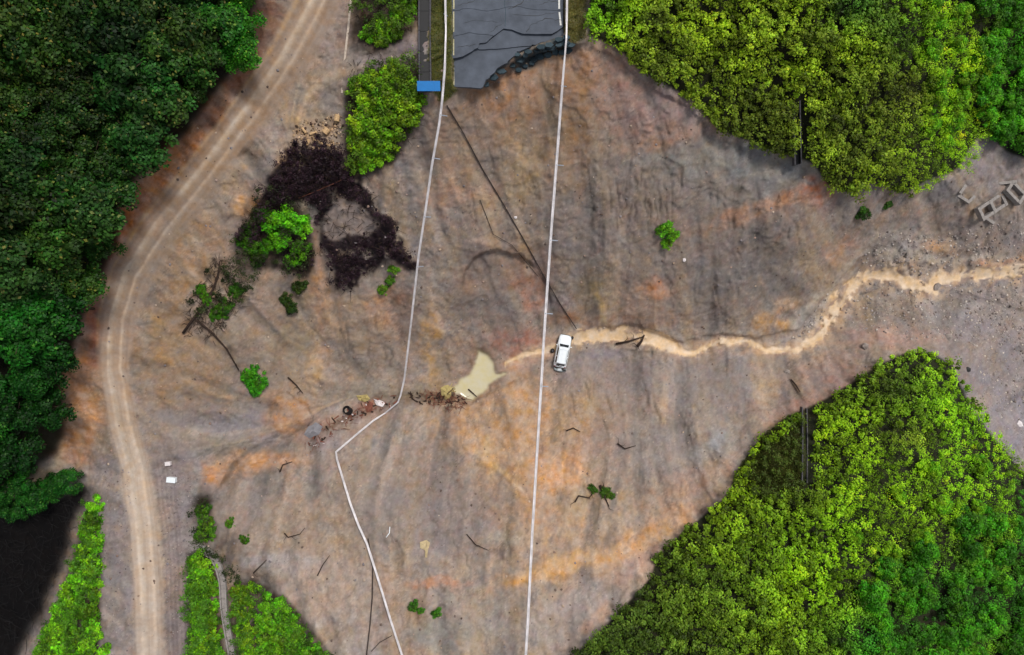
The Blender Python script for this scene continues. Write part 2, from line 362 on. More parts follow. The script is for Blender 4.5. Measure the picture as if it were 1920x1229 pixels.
crk = np.abs(fbm(WX*.45, WY*.45, 5, 1201, .6)); crk2 = np.abs(fbm(WX*.8+9, WY*.8, 4, 1301, .6)); spk = fbm(WX*2.6, WY*2.6, 2, 1401)
mix(np.clip(1-crk/.012, 0, 1)*np.clip(fbm(WX*.2, WY*.2, 3, 1501)*4, 0, 1), (84, 70, 62), .5)
mix(np.clip(1-crk2/.02, 0, 1)*np.clip(fbm(WX*.2+7, WY*.2, 3, 1601)*4, 0, 1), (84, 70, 62), .5)
mix(np.clip((spk-.42)/.08, 0, 1), (96, 82, 74), .3); mix(np.clip((-spk-.46)/.08, 0, 1), (170, 152, 136), .25)
BL = """960 230 160 130 0 128 98 80 .7
1250 420 260 140 0 116 103 100 .7
1450 350 160 60 15 114 108 109 .7
960 190 90 40 -8 142 98 64 .75
1010 150 60 30 -10 138 100 80 .7
1130 140 50 45 0 148 108 90 .8
1210 215 95 50 15 142 106 96 .75
1250 190 50 30 20 132 116 120 .5
1085 250 22 120 0 132 96 62 .75
890 265 45 60 0 126 108 98 .6
800 300 40 60 0 128 112 104 .7
845 370 50 20 0 150 106 78 .7
840 350 30 60 10 138 108 90 .5
980 300 40 70 10 136 112 92 .6
985 320 30 60 20 142 120 84 .5
1260 300 60 25 0 116 116 118 .6
1220 270 45 12 -8 148 102 70 .7
1400 300 130 30 8 112 112 114 .7
1450 380 110 13 -18 160 108 72 .75
1380 420 80 12 -14 140 104 86 .6
1530 362 26 22 0 185 104 66 .9
1500 400 60 30 0 130 106 100 .5
1580 470 34 22 -30 162 114 92 .8
1475 568 18 15 0 188 132 66 .95
1441 605 24 18 -10 192 138 62 .95
1770 465 34 10 8 190 134 66 .9
1740 455 80 14 15 160 128 104 .5
1885 492 50 6 0 186 124 84 .8
1235 545 34 17 0 168 114 78 .8
1400 540 120 60 0 110 102 102 .5
990 552 18 38 -20 172 110 80 .85
1015 545 10 30 0 160 104 74 .7
1000 520 40 50 0 128 92 76 .6
905 520 50 60 0 110 88 80 .7
930 590 50 40 0 104 96 96 .6
960 640 50 26 0 146 98 86 .7
1000 645 40 18 0 144 92 82 .7
1095 600 70 13 0 126 86 58 .8
1110 555 30 40 10 124 104 66 .6
1200 590 110 22 4 132 102 88 .6
1130 590 5 30 -12 165 135 90 .6
910 455 22 9 -8 168 132 106 .8
600 150 50 100 15 134 118 108 .7
600 60 50 80 10 128 108 102 .8
560 150 30 60 30 138 116 96 .6
640 120 26 80 0 132 112 104 .6
590 240 50 30 0 150 124 98 .7
545 300 24 40 40 156 122 88 .7
465 385 24 28 0 182 132 74 .95
430 300 40 70 40 146 118 92 .7
400 430 40 50 30 132 112 96 .6
360 480 50 70 30 138 104 72 .75
320 540 30 60 25 134 104 74 .6
490 60 40 90 20 104 66 52 .9
420 190 50 50 35 132 84 54 .85
340 300 45 60 35 146 96 56 .85
255 400 42 52 20 158 92 46 .95
290 380 18 24 20 176 92 36 .7
190 560 16 110 6 112 64 48 .9
170 640 40 60 0 120 84 68 .7
160 740 50 80 0 140 96 62 .85
165 790 36 36 0 152 104 64 .7
150 855 80 12 3 138 96 76 .8
330 690 80 80 0 122 94 66 .85
300 620 30 60 0 120 96 72 .6
290 600 10 40 0 150 120 84 .5
410 640 60 60 30 112 98 90 .8
440 720 50 30 20 128 106 86 .6
400 800 150 36 5 114 106 112 .9
330 830 70 50 10 116 108 112 .8
430 842 100 16 4 104 96 88 .8
455 873 95 22 -9 172 120 76 .95
400 885 40 20 -9 182 124 74 .8
545 775 46 38 20 164 116 78 .95
600 550 20 66 -8 166 116 76 .9
630 610 16 40 -25 176 134 92 .7
590 690 9 64 3 176 138 94 .8
700 620 70 80 0 132 110 96 .7
680 680 50 60 0 116 106 100 .5
725 572 36 30 0 164 114 78 .85
720 640 10 70 0 150 124 104 .5
770 660 12 50 0 146 118 100 .5
805 630 18 44 0 162 122 74 .9
812 690 9 30 10 168 128 78 .7
540 560 34 44 30 74 66 54 .8
555 640 30 36 0 104 100 84 .8
500 570 30 50 0 128 104 92 .6
520 680 40 50 0 120 104 92 .7
670 735 60 18 0 106 102 98 .6
800 735 50 16 0 104 92 76 .7
830 700 20 30 20 118 98 66 .5
650 410 50 40 20 128 112 106 .9
680 480 10 30 0 130 112 106 .6
700 510 60 30 -20 124 108 102 .7
700 780 40 16 -30 140 100 84 .5
640 800 60 30 -35 134 122 124 .7
600 800 36 28 -30 144 122 118 .6
690 760 22 14 -20 160 100 76 .8
1120 700 90 40 0 118 108 114 .7
1230 710 100 36 0 116 106 112 .7
1330 720 90 40 0 120 110 112 .6
1440 690 70 22 10 116 106 110 .7
1690 628 110 18 4 158 124 116 .8
1560 680 110 16 -20 150 116 104 .7
1530 745 90 24 -34 152 110 100 .85
1850 560 140 60 0 128 118 120 .7
1860 680 110 90 0 122 114 122 .8
1890 800 50 80 0 126 118 128 .8
1860 300 50 40 0 126 118 128 .8
1780 360 60 30 0 124 118 122 .7
1850 430 90 40 0 118 108 108 .7
1750 400 60 20 0 142 112 102 .6
1680 460 50 30 0 128 122 124 .7
1700 420 80 9 -12 104 100 102 .5
1510 600 30 22 -40 122 120 122 .7
1650 360 26 22 0 122 110 112 .8
950 800 110 70 25 168 124 86 .8
870 800 60 40 0 158 122 96 .7
925 860 14 32 0 196 154 104 .85
940 770 30 24 0 136 124 122 .6
1000 790 40 70 10 168 124 88 .7
1040 880 40 34 30 182 130 84 .9
990 960 60 70 0 164 126 96 .75
960 900 60 50 0 158 122 92 .7
1120 830 60 70 20 146 114 98 .7
1080 780 40 60 25 150 120 88 .6
1060 1000 80 40 0 156 126 104 .7
1170 960 80 50 -20 142 124 108 .7
1180 800 60 60 0 128 112 104 .6
1280 830 90 50 -30 134 122 120 .8
1320 850 60 18 -38 142 142 148 .7
1270 910 90 26 -30 152 122 110 .7
1330 890 60 16 -35 162 128 110 .7
1220 1000 110 22 -30 184 136 98 .85
1090 1050 150 15 -16 184 140 90 .85
1190 1060 60 26 -40 164 128 112 .7
990 1083 60 12 -5 182 132 72 .8
930 1060 100 14 5 148 126 108 .5
1080 1150 110 40 -15 146 132 130 .85
1060 1210 60 30 -30 150 134 130 .6
1120 1160 40 12 -45 172 128 100 .6
900 1150 80 50 0 138 128 124 .7
800 960 120 70 10 120 110 112 .85
720 880 60 40 0 134 116 106 .7
700 950 60 60 0 124 112 108 .7
560 1000 110 70 0 142 120 104 .85
470 960 60 40 0 136 118 108 .8
540 1060 80 18 5 142 136 142 .8
620 1110 100 50 0 152 130 118 .8
640 1190 90 40 0 150 136 134 .8
760 1110 50 60 0 150 124 108 .7
820 1092 50 9 0 168 112 76 .8
820 1190 60 26 0 116 116 116 .7
440 950 40 60 0 134 118 114 .6
980 1010 60 16 0 150 146 130 .4
1010 850 14 40 0 116 110 122 .5
1080 940 60 26 20 146 122 96 .6
860 920 50 60 20 128 112 110 .6
215 1050 40 240 0 120 110 114 .9
205 900 40 50 0 118 108 110 .9
345 1050 36 240 0 118 106 110 .9
365 1000 8 180 0 136 130 130 .6
330 1100 6 160 0 100 86 88 .6
320 880 34 40 0 118 106 108 .7
700 60 40 30 0 60 48 40 .9
730 100 60 16 -20 118 106 114 .9
590 40 14 60 20 150 128 112 .5
655 250 12 80 0 64 50 48 .8
720 80 20 16 0 110 96 90 .6
660 1010 20 50 0 120 104 96 .4
420 1040 40 40 0 60 50 48 .8
480 1100 40 30 0 70 58 56 .6
380 960 20 40 0 72 60 52 .7
"""
for l in BL.strip().split('\n'):
    v = [float(a) for a in l.split()]; blob(v[0], v[1], v[2], v[3], v[4], tuple(v[5:8]), v[8])
STK = [([(315, 665), (345, 712), (395, 738), (455, 752)], 5, (166, 130, 94), .8), ([(350, 730), (400, 755), (440, 760)], 3, (158, 122, 92), .6),
 ([(880, 838), (935, 880), (985, 925)], 5, (206, 168, 122), .95), ([(940, 885), (1000, 960), (1010, 1010)], 6, (186, 142, 98), .6), ([(1120, 540), (1130, 580), (1135, 615)], 4, (168, 138, 92), .7),
 ([(590, 820), (650, 785), (745, 752), (830, 750)], 8, (98, 76, 64), .6), ([(1475, 640), (1500, 595), (1545, 540)], 4, (164, 154, 150), .6), ([(1520, 630), (1545, 570), (1570, 520), (1620, 470)], 4, (170, 156, 146), .6), ([(1590, 490), (1650, 440), (1700, 428), (1760, 450), (1800, 440)], 3, (158, 146, 138), .6),
 ([(1600, 500), (1650, 462), (1700, 450)], 3, (74, 68, 72), .5), ([(1660, 500), (1720, 485), (1800, 488), (1850, 478), (1900, 486)], 4, (178, 162, 148), .6), ([(1640, 530), (1700, 560), (1760, 570)], 5, (160, 146, 136), .5), ([(1480, 700), (1600, 640), (1700, 615)], 7, (164, 130, 112), .5),
 ([(1385, 420), (1450, 385), (1500, 372)], 5, (166, 112, 70), .6), ([(1640, 420), (1700, 410), (1780, 425)], 3, (84, 78, 78), .5), ([(1700, 385), (1800, 400), (1880, 440)], 3, (150, 140, 134), .4), ([(485, 330), (462, 400), (440, 480), (410, 520)], 9, (66, 50, 50), .6), ([(600, 545), (640, 540), (655, 560)], 6, (84, 70, 70), .5), ([(400, 610), (430, 660), (450, 700)], 10, (84, 74, 62), .7), ([(375, 530), (400, 500), (410, 560)], 14, (72, 58, 50), .6), ([(130, 812), (105, 870), (40, 915), (-60, 985)], 9, (170, 148, 124), .8), ([(1640, 455), (1700, 425), (1790, 460)], 3, (92, 86, 88), .6), ([(1590, 500), (1640, 460)], 5, (150, 138, 132), .6),  # includes the fallen pole's shadow, painted as a dark streak
 ([(1640, 480), (1700, 470), (1760, 490), (1840, 480)], 5, (156, 142, 132), .6), ([(620, 600), (640, 625)], 5, (186, 140, 96), .6), ([(560, 830), (640, 780), (720, 750)], 10, (128, 96, 84), .6),
 ([(1480, 330), (1530, 345)], 3, (140, 138, 140), .6), ([(1400, 330), (1470, 318)], 3, (142, 132, 124), .5), ([(850, 640), (880, 600)], 5, (150, 120, 100), .4), ([(1370, 665), (1600, 640)], 5, (164, 128, 108), .5),
 ([(585, 420), (600, 480), (595, 540)], 5, (150, 108, 80), .6), ([(950, 695), (1040, 655)], 14, (176, 134, 112), .6), ([(1070, 1060), (1200, 1030), (1290, 980)], 7, (188, 140, 96), .6),
 ([(810, 760), (850, 740), (880, 755)], 7, (92, 66, 50), .7), ([(1565, 500), (1630, 440), (1700, 420)], 6, (132, 120, 116), .5), ([(1080, 660), (1200, 665)], 10, (118, 110, 120), .5),
 ([(1170, 660), (1100, 670)], 8, (112, 106, 118), .5), ([(365, 905), (372, 1000), (365, 1229)], 5, (140, 134, 134), .5), ([(860, 480), (870, 540)], 3, (90, 74, 66), .5),
 ([(510, 690), (520, 640), (505, 600)], 3, (92, 82, 72), .5), ([(300, 580), (440, 590)], 5, (110, 96, 84), .3)]
for a in STK: streak(*a)
for l in '''300 370 50 30 40 172 104 54 .8
255 420 32 40 0 178 104 48 .85
340 290 44 30 40 166 108 60 .8
400 215 40 24 45 150 92 54 .8
450 130 20 40 20 120 74 54 .7
180 610 14 80 6 128 66 46 .9
140 720 24 60 0 156 104 70 .8
150 790 40 40 0 164 110 66 .8
950 800 70 50 25 180 138 98 .6
1050 885 44 34 20 190 134 84 .8
1090 1050 150 13 -16 192 146 92 .8
1225 1000 90 16 -32 192 142 100 .7
920 860 12 34 0 204 162 110 .8'''.split('\n'):
    v = [float(a) for a in l.split()]; blob(v[0], v[1], v[2], v[3], v[4], tuple(v[5:8]), v[8])
for l in '''940 830 120 110 20 168 130 94 .45
600 640 120 110 0 140 114 90 .45
350 650 70 110 0 140 110 82 .5
1000 150 120 60 0 146 108 78 .4
1100 1010 170 60 -20 172 134 100 .4'''.split('\n'):
    v = [float(a) for a in l.split()]; blob(v[0], v[1], v[2], v[3], v[4], tuple(v[5:8]), v[8])
bank_ = np.zeros(Z.shape)
for pts_, wp_, rgb in (([(470, 60), (455, 150), (400, 215), (352, 280), (290, 340), (248, 400), (228, 465)], 24, (166, 100, 52)), ([(222, 470), (195, 520), (180, 600), (172, 680)], 18, (126, 66, 46)), ([(150, 640), (140, 720), (135, 800), (140, 850)], 24, (160, 106, 66)), ([(480, 0), (478, 60), (440, 170)], 20, (116, 72, 54))):
    d_, _, _ = dline(wx2, wy2, pts_); mix(np.exp(-(d_/wp_)**2)*np.clip(.85+.7*n2+.4*L2*.5, 0, 1), rgb, .85)
# mineral streaking along the fall line + mottling
mosaic(.15)
for lo, rgb, st in ((.9, (160, 134, 106), .22), (-.9, (100, 92, 92), .28)): mix(np.clip((np.sign(lo)*L3-.9)/.4, 0, 1), rgb, st)
C *= 1.12
tone = 1 + .025*L1 + .05*L2 - .16*np.clip(-L2-1.3, 0, 1) + .16*np.clip(L2-1.5, 0, 1) + .10*RNG.standard_normal(Z.shape)*(L1 > .6) + .15*n3 + .10*n2 + .09*fbm(WX*3.5, WY*3.5, 2, 88)
C = C*np.clip(tone, .6, 1.5)[..., None]
hue = fbm(WX*.6+90, WY*.6, 4, 401)+.12*L2
C[..., 0] *= 1+.08*hue; C[..., 2] *= 1-.15*hue
hue2 = fbm(WX*1.6+90, WY*1.6, 3, 451); C[..., 1] *= 1+.07*hue2
C = C*(1-.5*rillm*soilm-.15*flow*soilm)[..., None]*np.array([.945, .955, .885]); lum = C.mean(-1, keepdims=True); C = lum+(C-lum)*.9      # colour darkened along the rills
sed = np.exp(-(dS/np.interp(tS, [0, .12, .5, .6, 1], [10, 14, 12, 26, 24]))**2)*(PX > 945)*np.clip(fbm(WX*1.0, WY*1.0, 4, 955)*4+.35, 0, 1)
mix(sed*(1-mSTR), (196, 166, 132), .75)
mix(wet*(1-mSTR)*(.5+.5*n2), (168, 132, 104), .7)
# dirt road colour
drc = np.stack([np.interp(PY, [0, 250, 450, 600, 750, 850, 1229], [150, 146, 140, 146, 172, 182, 176]),
                np.interp(PY, [0, 250, 450, 600, 750, 850, 1229], [126, 118, 122, 122, 146, 162, 158]),
                np.interp(PY, [0, 250, 450, 600, 750, 850, 1229], [104, 92, 104, 102, 122, 142, 142])], -1)
grain = lic(RNG.standard_normal(Z.shape), 2)
m = (mDR*np.clip(.74+.3*n2+.25*n3, .2, .97)*np.where(PY > 640, 1.25, 1)*np.clip(1.15-dD/np.maximum(hw, 1)*.45, .5, 1)).clip(0, 1)[..., None]; C = C*(1-m)+lin(drc)*m
for o_, s_, rgb in ((11, .5, (200, 182, 162)), (-13, .5, (198, 176, 154)), (0, .5, (142, 122, 102)), (17, .35, (146, 126, 108)), (-18, .35, (142, 122, 104)), (7, .3, (204, 188, 168)), (20, .3, (150, 130, 112)), (-24, .5, (122, 98, 80)), (34, .6, (178, 146, 104)), (26, .5, (120, 98, 78)), (-34, .5, (128, 112, 102)), (5, .25, (170, 150, 128)), (-6, .25, (128, 112, 98)), (27, .3, (120, 106, 100))):
    mix(np.exp(-((off-o_-2*n2)/(2.1+1.2*np.clip(n2+.3, 0, 1)+np.interp(PY, [0, 700], [2.5, 0])))**2)*mDR*np.interp(PY, [0, 400, 650, 1229], [.9, .7, 1, 1])*(.8+.6*n2+.4*n3), rgb, s_)
for o_ in (36, 44, 52, 60, 68):                                         # worn wheel marks on the gravel shoulder
    mix(np.exp(-((-off*np.sign(1)-o_-3*n2)/2.0)**2)*(PY > 860), (98, 86, 88), .35)
    mix(np.exp(-((-off-o_-4-3*n2)/1.6)**2)*(PY > 860), (142, 128, 126), .3)
# special areas
mix(mBL, (30, 20, 27), .97)
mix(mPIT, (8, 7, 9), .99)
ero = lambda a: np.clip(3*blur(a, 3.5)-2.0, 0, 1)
mix(np.clip(2*ero(mUR+mLR), 0, 1), (24, 32, 12), .95); mix(mF, (16, 20, 10), .95)  # shrub slopes: near-black green paints the foliage shade in the gaps
LITTER_SHADE = [[(648, 180), (660, 160), (700, 130), (790, 110), (795, 200), (780, 240), (745, 300), (690, 335), (655, 330), (645, 260)], [(662, 0), (690, -60), (785, -60), (782, 50), (740, 85), (690, 105), (655, 95)], [(440, 480), (480, 380), (560, 380), (590, 450), (590, 510), (565, 530), (540, 500), (480, 510), (450, 540)],
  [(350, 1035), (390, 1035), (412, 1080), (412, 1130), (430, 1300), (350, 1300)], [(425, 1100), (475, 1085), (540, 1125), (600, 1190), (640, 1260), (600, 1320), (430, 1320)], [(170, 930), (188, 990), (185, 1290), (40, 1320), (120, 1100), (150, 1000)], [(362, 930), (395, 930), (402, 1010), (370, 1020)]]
for P_ in LITTER_SHADE: mix(blur(inpoly(wx2, wy2, P_).astype(float), 1.6)*np.clip(.85+n2*.6+n3*.4, 0, 1), (44, 36, 28), .93)  # dark litter with the shade under the thickets painted in
mix(mRD, (50, 54, 60), 1)
TEAL = [(1064, 66), (1066, 92), (1040, 100), (1010, 108), (1000, 128), (962, 136), (955, 118), (900, 165), (896, 158), (925, 130), (960, 98), (1000, 82)]
mix(blur(inpoly(wx2, wy2, TEAL).astype(float), 1)*np.clip(.9+n3, 0, 1), (52, 66, 72), .9)
HOLE = [(610, 405), (638, 372), (665, 380), (688, 405), (712, 426), (692, 436), (662, 440), (640, 452), (622, 452), (610, 432)]
mix(blur((inpoly(wx2, wy2, HOLE)).astype(float), 1.2)*np.clip(.9+n3*1.5, 0, 1), (132, 118, 112), .95)
mG = mask(GRASSY, 2, False); mix(mG, (60, 68, 28), 1)
mix(mG*np.clip(n3*2+n2, 0, 1), (92, 84, 44), .6); mix(mG*np.clip(-n3*2-n2, 0, 1), (34, 40, 18), .6)
mix(mVL, (74, 80, 34), .9); mix(mVR, (86, 84, 36), .9)
mix(np.exp(-((PX-828)/10)**2)*mVL*(n2 > 0), (96, 88, 44), .5)
mix(mPOND, (190, 180, 144), 1)
mix(np.clip(blur(mPOND, 4)*2, 0, 1)*(1-mPOND), (112, 88, 70), .5)
strc = lin((202, 172, 134))*np.ones_like(C); strc *= (1+.2*n3+.1*n2+.10*fbm(WX*4, WY*4, 2, 1733))[..., None]
C = C*(1-mSTR[..., None]*.95)+strc*mSTR[..., None]*.95
out = ((PX < -70) | (PX > 1990) | (PY < -70) | (PY > 1300))
mix(out.astype(float)*(1-mVEG)*(1-mDR)*(1-mSTR)*np.clip((np.hypot(PX-CX, PY-CY)-1200)/500, 0, 1), (40, 52, 24), .9)
C = np.clip(C, 0.003, .9)

# ------------------------------------------------------------------ materials
def mat(name): 
    m = bpy.data.materials.new(name); m.use_nodes = True; return m, m.node_tree.nodes, m.node_tree.links, m.node_tree.nodes['Principled BSDF']
def simple(name, rgb, rough=.7, metal=0., var=.15, scale=3., bump=.0, spec=.4):
    m, n, l, b = mat(name); c = lin(rgb)
    tc = n.new('ShaderNodeTexCoord'); no = n.new('ShaderNodeTexNoise'); no.inputs['Scale'].default_value = scale; no.inputs['Detail'].default_value = 6
    l.new(tc.outputs['Object'], no.inputs['Vector'])
    mr = n.new('ShaderNodeMapRange'); mr.inputs['From Min'].default_value = .3; mr.inputs['From Max'].default_value = .7
    mr.inputs['To Min'].default_value = 1-var; mr.inputs['To Max'].default_value = 1+var; l.new(no.outputs[0], mr.inputs['Value'])
    vm = n.new('ShaderNodeVectorMath'); vm.operation = 'SCALE'; vm.inputs[0].default_value = tuple(c); l.new(mr.outputs[0], vm.inputs['Scale'])
    l.new(vm.outputs[0], b.inputs['Base Color']); b.inputs['Roughness'].default_value = rough; b.inputs['Metallic'].default_value = metal
    b.inputs['Specular IOR Level'].default_value = spec
    if bump:
        bp = n.new('ShaderNodeBump'); bp.inputs['Distance'].default_value = bump; bp.inputs['Strength'].default_value = .8
        no2 = n.new('ShaderNodeTexNoise'); no2.inputs['Scale'].default_value = scale*5; no2.inputs['Detail'].default_value = 5; l.new(tc.outputs['Object'], no2.inputs['Vector'])
        l.new(no2.outputs[0], bp.inputs['Height']); l.new(bp.outputs[0], b.inputs['Normal'])
    return m
def ground_mat(name, rough, bumpd, var):
    m, n, l, b = mat(name)
    at = n.new('ShaderNodeAttribute'); at.attribute_name = 'col'; tc = n.new('ShaderNodeTexCoord')
    nA = n.new('ShaderNodeTexNoise'); nA.inputs['Scale'].default_value = 2.2; nA.inputs['Detail'].default_value = 8; nA.inputs['Roughness'].default_value = .68
    nB = n.new('ShaderNodeTexNoise'); nB.inputs['Scale'].default_value = .9; nB.inputs['Detail'].default_value = 7
    for x in (nA, nB): l.new(tc.outputs['Object'], x.inputs['Vector'])
    mr = n.new('ShaderNodeMapRange'); mr.inputs['From Min'].default_value = .3; mr.inputs['From Max'].default_value = .7
    mr.inputs['To Min'].default_value = 1-var; mr.inputs['To Max'].default_value = 1+var; l.new(nA.outputs[0], mr.inputs['Value'])
    vm = n.new('ShaderNodeVectorMath'); vm.operation = 'SCALE'; l.new(at.outputs['Color'], vm.inputs[0]); l.new(mr.outputs[0], vm.inputs['Scale'])
    h = n.new('ShaderNodeHueSaturation'); mh = n.new('ShaderNodeMapRange'); mh.inputs['From Min'].default_value = .3; mh.inputs['From Max'].default_value = .7
    mh.inputs['To Min'].default_value = .68; mh.inputs['To Max'].default_value = 1.12; l.new(nB.outputs[0], mh.inputs['Value'])
    l.new(mh.outputs[0], h.inputs['Saturation']); l.new(vm.outputs[0], h.inputs['Color']); l.new(h.outputs[0], b.inputs['Base Color'])
    bp = n.new('ShaderNodeBump'); bp.inputs['Distance'].default_value = bumpd; bp.inputs['Strength'].default_value = 1
    l.new(nA.outputs[0], bp.inputs['Height']); l.new(bp.outputs[0], b.inputs['Normal'])
    b.inputs['Roughness'].default_value = rough; b.inputs['Specular IOR Level'].default_value = .1 if rough > .5 else .3
    return m
def leaf_mat(name, trans=.25, rough=.55):
    m, n, l, b = mat(name)
    at = n.new('ShaderNodeAttribute'); at.attribute_name = 'col'; oi = n.new('ShaderNodeObjectInfo')
    vm = n.new('ShaderNodeVectorMath'); vm.operation = 'MULTIPLY'; l.new(at.outputs['Color'], vm.inputs[0]); l.new(oi.outputs['Color'], vm.inputs[1])
    l.new(vm.outputs[0], b.inputs['Base Color']); b.inputs['Roughness'].default_value = rough; b.inputs['Specular IOR Level'].default_value = .2
    tr = n.new('ShaderNodeBsdfTranslucent'); l.new(vm.outputs[0], tr.inputs[0]); mx = n.new('ShaderNodeMixShader'); mx.inputs[0].default_value = trans
    l.new(b.outputs[0], mx.inputs[1]); l.new(tr.outputs[0], mx.inputs[2]); l.new(mx.outputs[0], n['Material Output'].inputs[0])
    return m
M = dict(ground=ground_mat('soil', .9, .09, .14), dirt=ground_mat('packed_dirt', .88, .05, .10), water=ground_mat('muddy_water', .45, .02, .09), pond=ground_mat('still_muddy_water', .12, .004, .03),
    leaf=leaf_mat('leaves'), bark=simple('bark', (70, 56, 44), .9, var=.3, scale=6, bump=.02), rail=simple('galvanised_rail', (206, 202, 204), .5, .15, .22, 1.2),
    post=simple('rail_post', (150, 158, 170), .5, .4), asphalt=simple('asphalt', (76, 82, 92), .85, var=.22, scale=.9, bump=.015), paint=simple('road_paint', (205, 205, 200), .6, var=.2, scale=8),
    oldpaint=simple('worn_road_paint', (170, 164, 130), .7, var=.25, scale=8), conc=simple('concrete', (138, 132, 128), .85, var=.22, scale=3, bump=.01), dconc=simple('dark_concrete', (74, 72, 76), .9, var=.25, scale=4, bump=.01),
    pconc=simple('pale_concrete', (176, 162, 148), .85, var=.2, scale=4), blue=simple('blue_sign_face', (28, 112, 180), .45, var=.08), white=simple('white_paint', (226, 232, 236), .28, var=.05, scale=2), glass=simple('dark_glass', (34, 42, 48), .08, var=.02, spec=.8),
    tyre=simple('rubber', (22, 20, 20), .85, var=.2), chrome=simple('rim_metal', (150, 150, 152), .35, .8), red=simple('tail_lamp', (120, 16, 14), .25), lamp=simple('head_lamp', (190, 196, 200), .1), black=simple('black_plastic', (24, 24, 26), .6),
    grey=simple('grey_plastic', (140, 150, 152), .5), cable=simple('cable_sheath', (52, 42, 38), .8), wood=simple('fresh_cut_wood', (190, 158, 118), .8, var=.25, scale=6), dead=simple('dead_wood', (48, 34, 26), .9, var=.35, scale=5), teal=simple('broken_asphalt', (50, 66, 74), .85, var=.25, scale=4, bump=.02),
    pitch=simple('black_twigs', (14, 12, 14), .9), sheet=simple('white_plastic_sheet', (214, 206, 206), .5, var=.1), stone=simple('stone', (134, 124, 118), .9, var=.3, scale=1.5, bump=.01), pale=simple('pale_board', (178, 160, 124), .8, var=.15), rust=simple('reddish_debris', (112, 66, 52), .85, var=.3), water_grey=simple('tarp_grey', (120, 118, 122), .7), yellow=simple('pale_straw', (164, 148, 96), .85, var=.2))  # pitch: near-black colour for the twigs in the hollow

# ------------------------------------------------------------------ terrain meshes (one sheet, split by what it is)
nr, nc = Z.shape
idx = np.arange(nr*nc).reshape(nr, nc)
quads = np.stack([idx[1:, :-1], idx[1:, 1:], idx[:-1, 1:], idx[:-1, :-1]], -1).reshape(-1, 4)
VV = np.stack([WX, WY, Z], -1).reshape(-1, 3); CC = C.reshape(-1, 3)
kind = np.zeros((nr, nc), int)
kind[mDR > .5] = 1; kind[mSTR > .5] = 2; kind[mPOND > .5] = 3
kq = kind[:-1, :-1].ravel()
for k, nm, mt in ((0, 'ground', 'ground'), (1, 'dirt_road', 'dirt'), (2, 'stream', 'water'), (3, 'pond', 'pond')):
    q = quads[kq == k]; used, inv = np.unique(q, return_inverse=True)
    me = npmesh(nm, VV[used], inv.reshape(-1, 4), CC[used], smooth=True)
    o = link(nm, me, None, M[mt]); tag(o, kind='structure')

# ------------------------------------------------------------------ asphalt road: slabs
def prism(name, poly, ztop, thick, mt, parent, chamfer=0.0, tilt=None):
    n = len(poly); V = []
    for (x, y) in poly:
        z = ztop(x, y); V.append(W(x, y, z))
    V += [(v[0], v[1], v[2]-thick) for v in V[:n]]
    me = pymesh(name, V, [tuple(range(n))] + [tuple(reversed(range(n, 2*n)))] + [(i, n+i, n+(i+1) % n, (i+1) % n) for i in range(n)])
    # make the top face look up
    if me.polygons[0].normal.z < 0: me.flip_normals()
    return link(name, me, parent, mt)
def jag(pts, amp=1.2, seed=0, n=4):
    r = random.Random(seed); out = []
    for i in range(len(pts)-1):
        for k in range(n):
            t = k/n; out.append((pts[i][0]*(1-t)+pts[i+1][0]*t+(r.uniform(-amp, amp) if k or i else 0), pts[i][1]*(1-t)+pts[i+1][1]*t+(r.uniform(-amp, amp) if k or i else 0)))
    out.append(pts[-1]); return out
def sh(path, dy, dx=0): return [(x+dx, y+dy) for x, y in path]
road = empty('road', W(950, -100, 20)); tag(road, kind='structure')
def rz(dz, sx=0, sy=0): return lambda x, y: 20+dz+sx*(x-950)/100+sy*(y-60)/100
A = jag([(847, 110), (868, 106), (885, 96), (896, 90), (899, 81), (912, 80), (925, 68), (945, 54), (960, 56), (980, 64), (1035, 64), (1056, 50)], .6, 1, 2)
H2 = jag([(847, 21), (880, 16), (915, 22), (947, 14), (975, 13), (1010, 20), (1056, 19)], 1, 2, 3)
H3 = jag([(847, 69), (880, 62), (925, 67)], .8, 3, 3)
i925 = min(range(len(A)), key=lambda i: abs(A[i][0]-925)+abs(A[i][1]-68))
left_x = [p for p in H2 if p[0] <= 947]; right_x = [p for p in H2 if p[0] >= 947]
def rp(o): o.location = -road.location if False else (0, 0, 0); return o
slabs = [
 ([(847, -60), (1056, -60)]+list(reversed(sh(H2, -.35))), rz(0)),
 (sh(H2, .35)+list(reversed([p for p in A if p[0] >= 925]))+list(reversed(sh(H3, -.4))), rz(-.012, 0, -.01)),
 (sh(H3, .4)+list(reversed(A[:i925])), rz(-.05, 0, -.03)),
]
CC_ = jag([(1057, 72), (1030, 77), (1005, 84), (985, 89), (966, 101), (950, 116), (928, 136), (912, 150), (901, 166)], 2.6, 5, 4)
B1 = jag([(899, 93), (930, 92), (952, 90), (975, 87.5), (996, 86)], .5, 6, 3)
a899 = min(range(len(A)), key=lambda i: abs(A[i][0]-897)+abs(A[i][1]-90))
slabs.append((sh(A[a899:], 2.2)+[CC_[0]]+[p for p in CC_ if p[0] > 997]+list(reversed(B1)), rz(-.22, -.1, -.25)))
slabs.append((sh(A[:a899+1], 2.4)+sh(B1, 1.5)+[p for p in CC_ if p[0] <= 980]+[(880, 164), (852, 163), (847, 150)], rz(-.3, 0, -.3)))
road.location = (0, 0, 0)
for poly, zf in slabs: prism('asphalt_slab', poly, zf, .35, M['asphalt'], road)
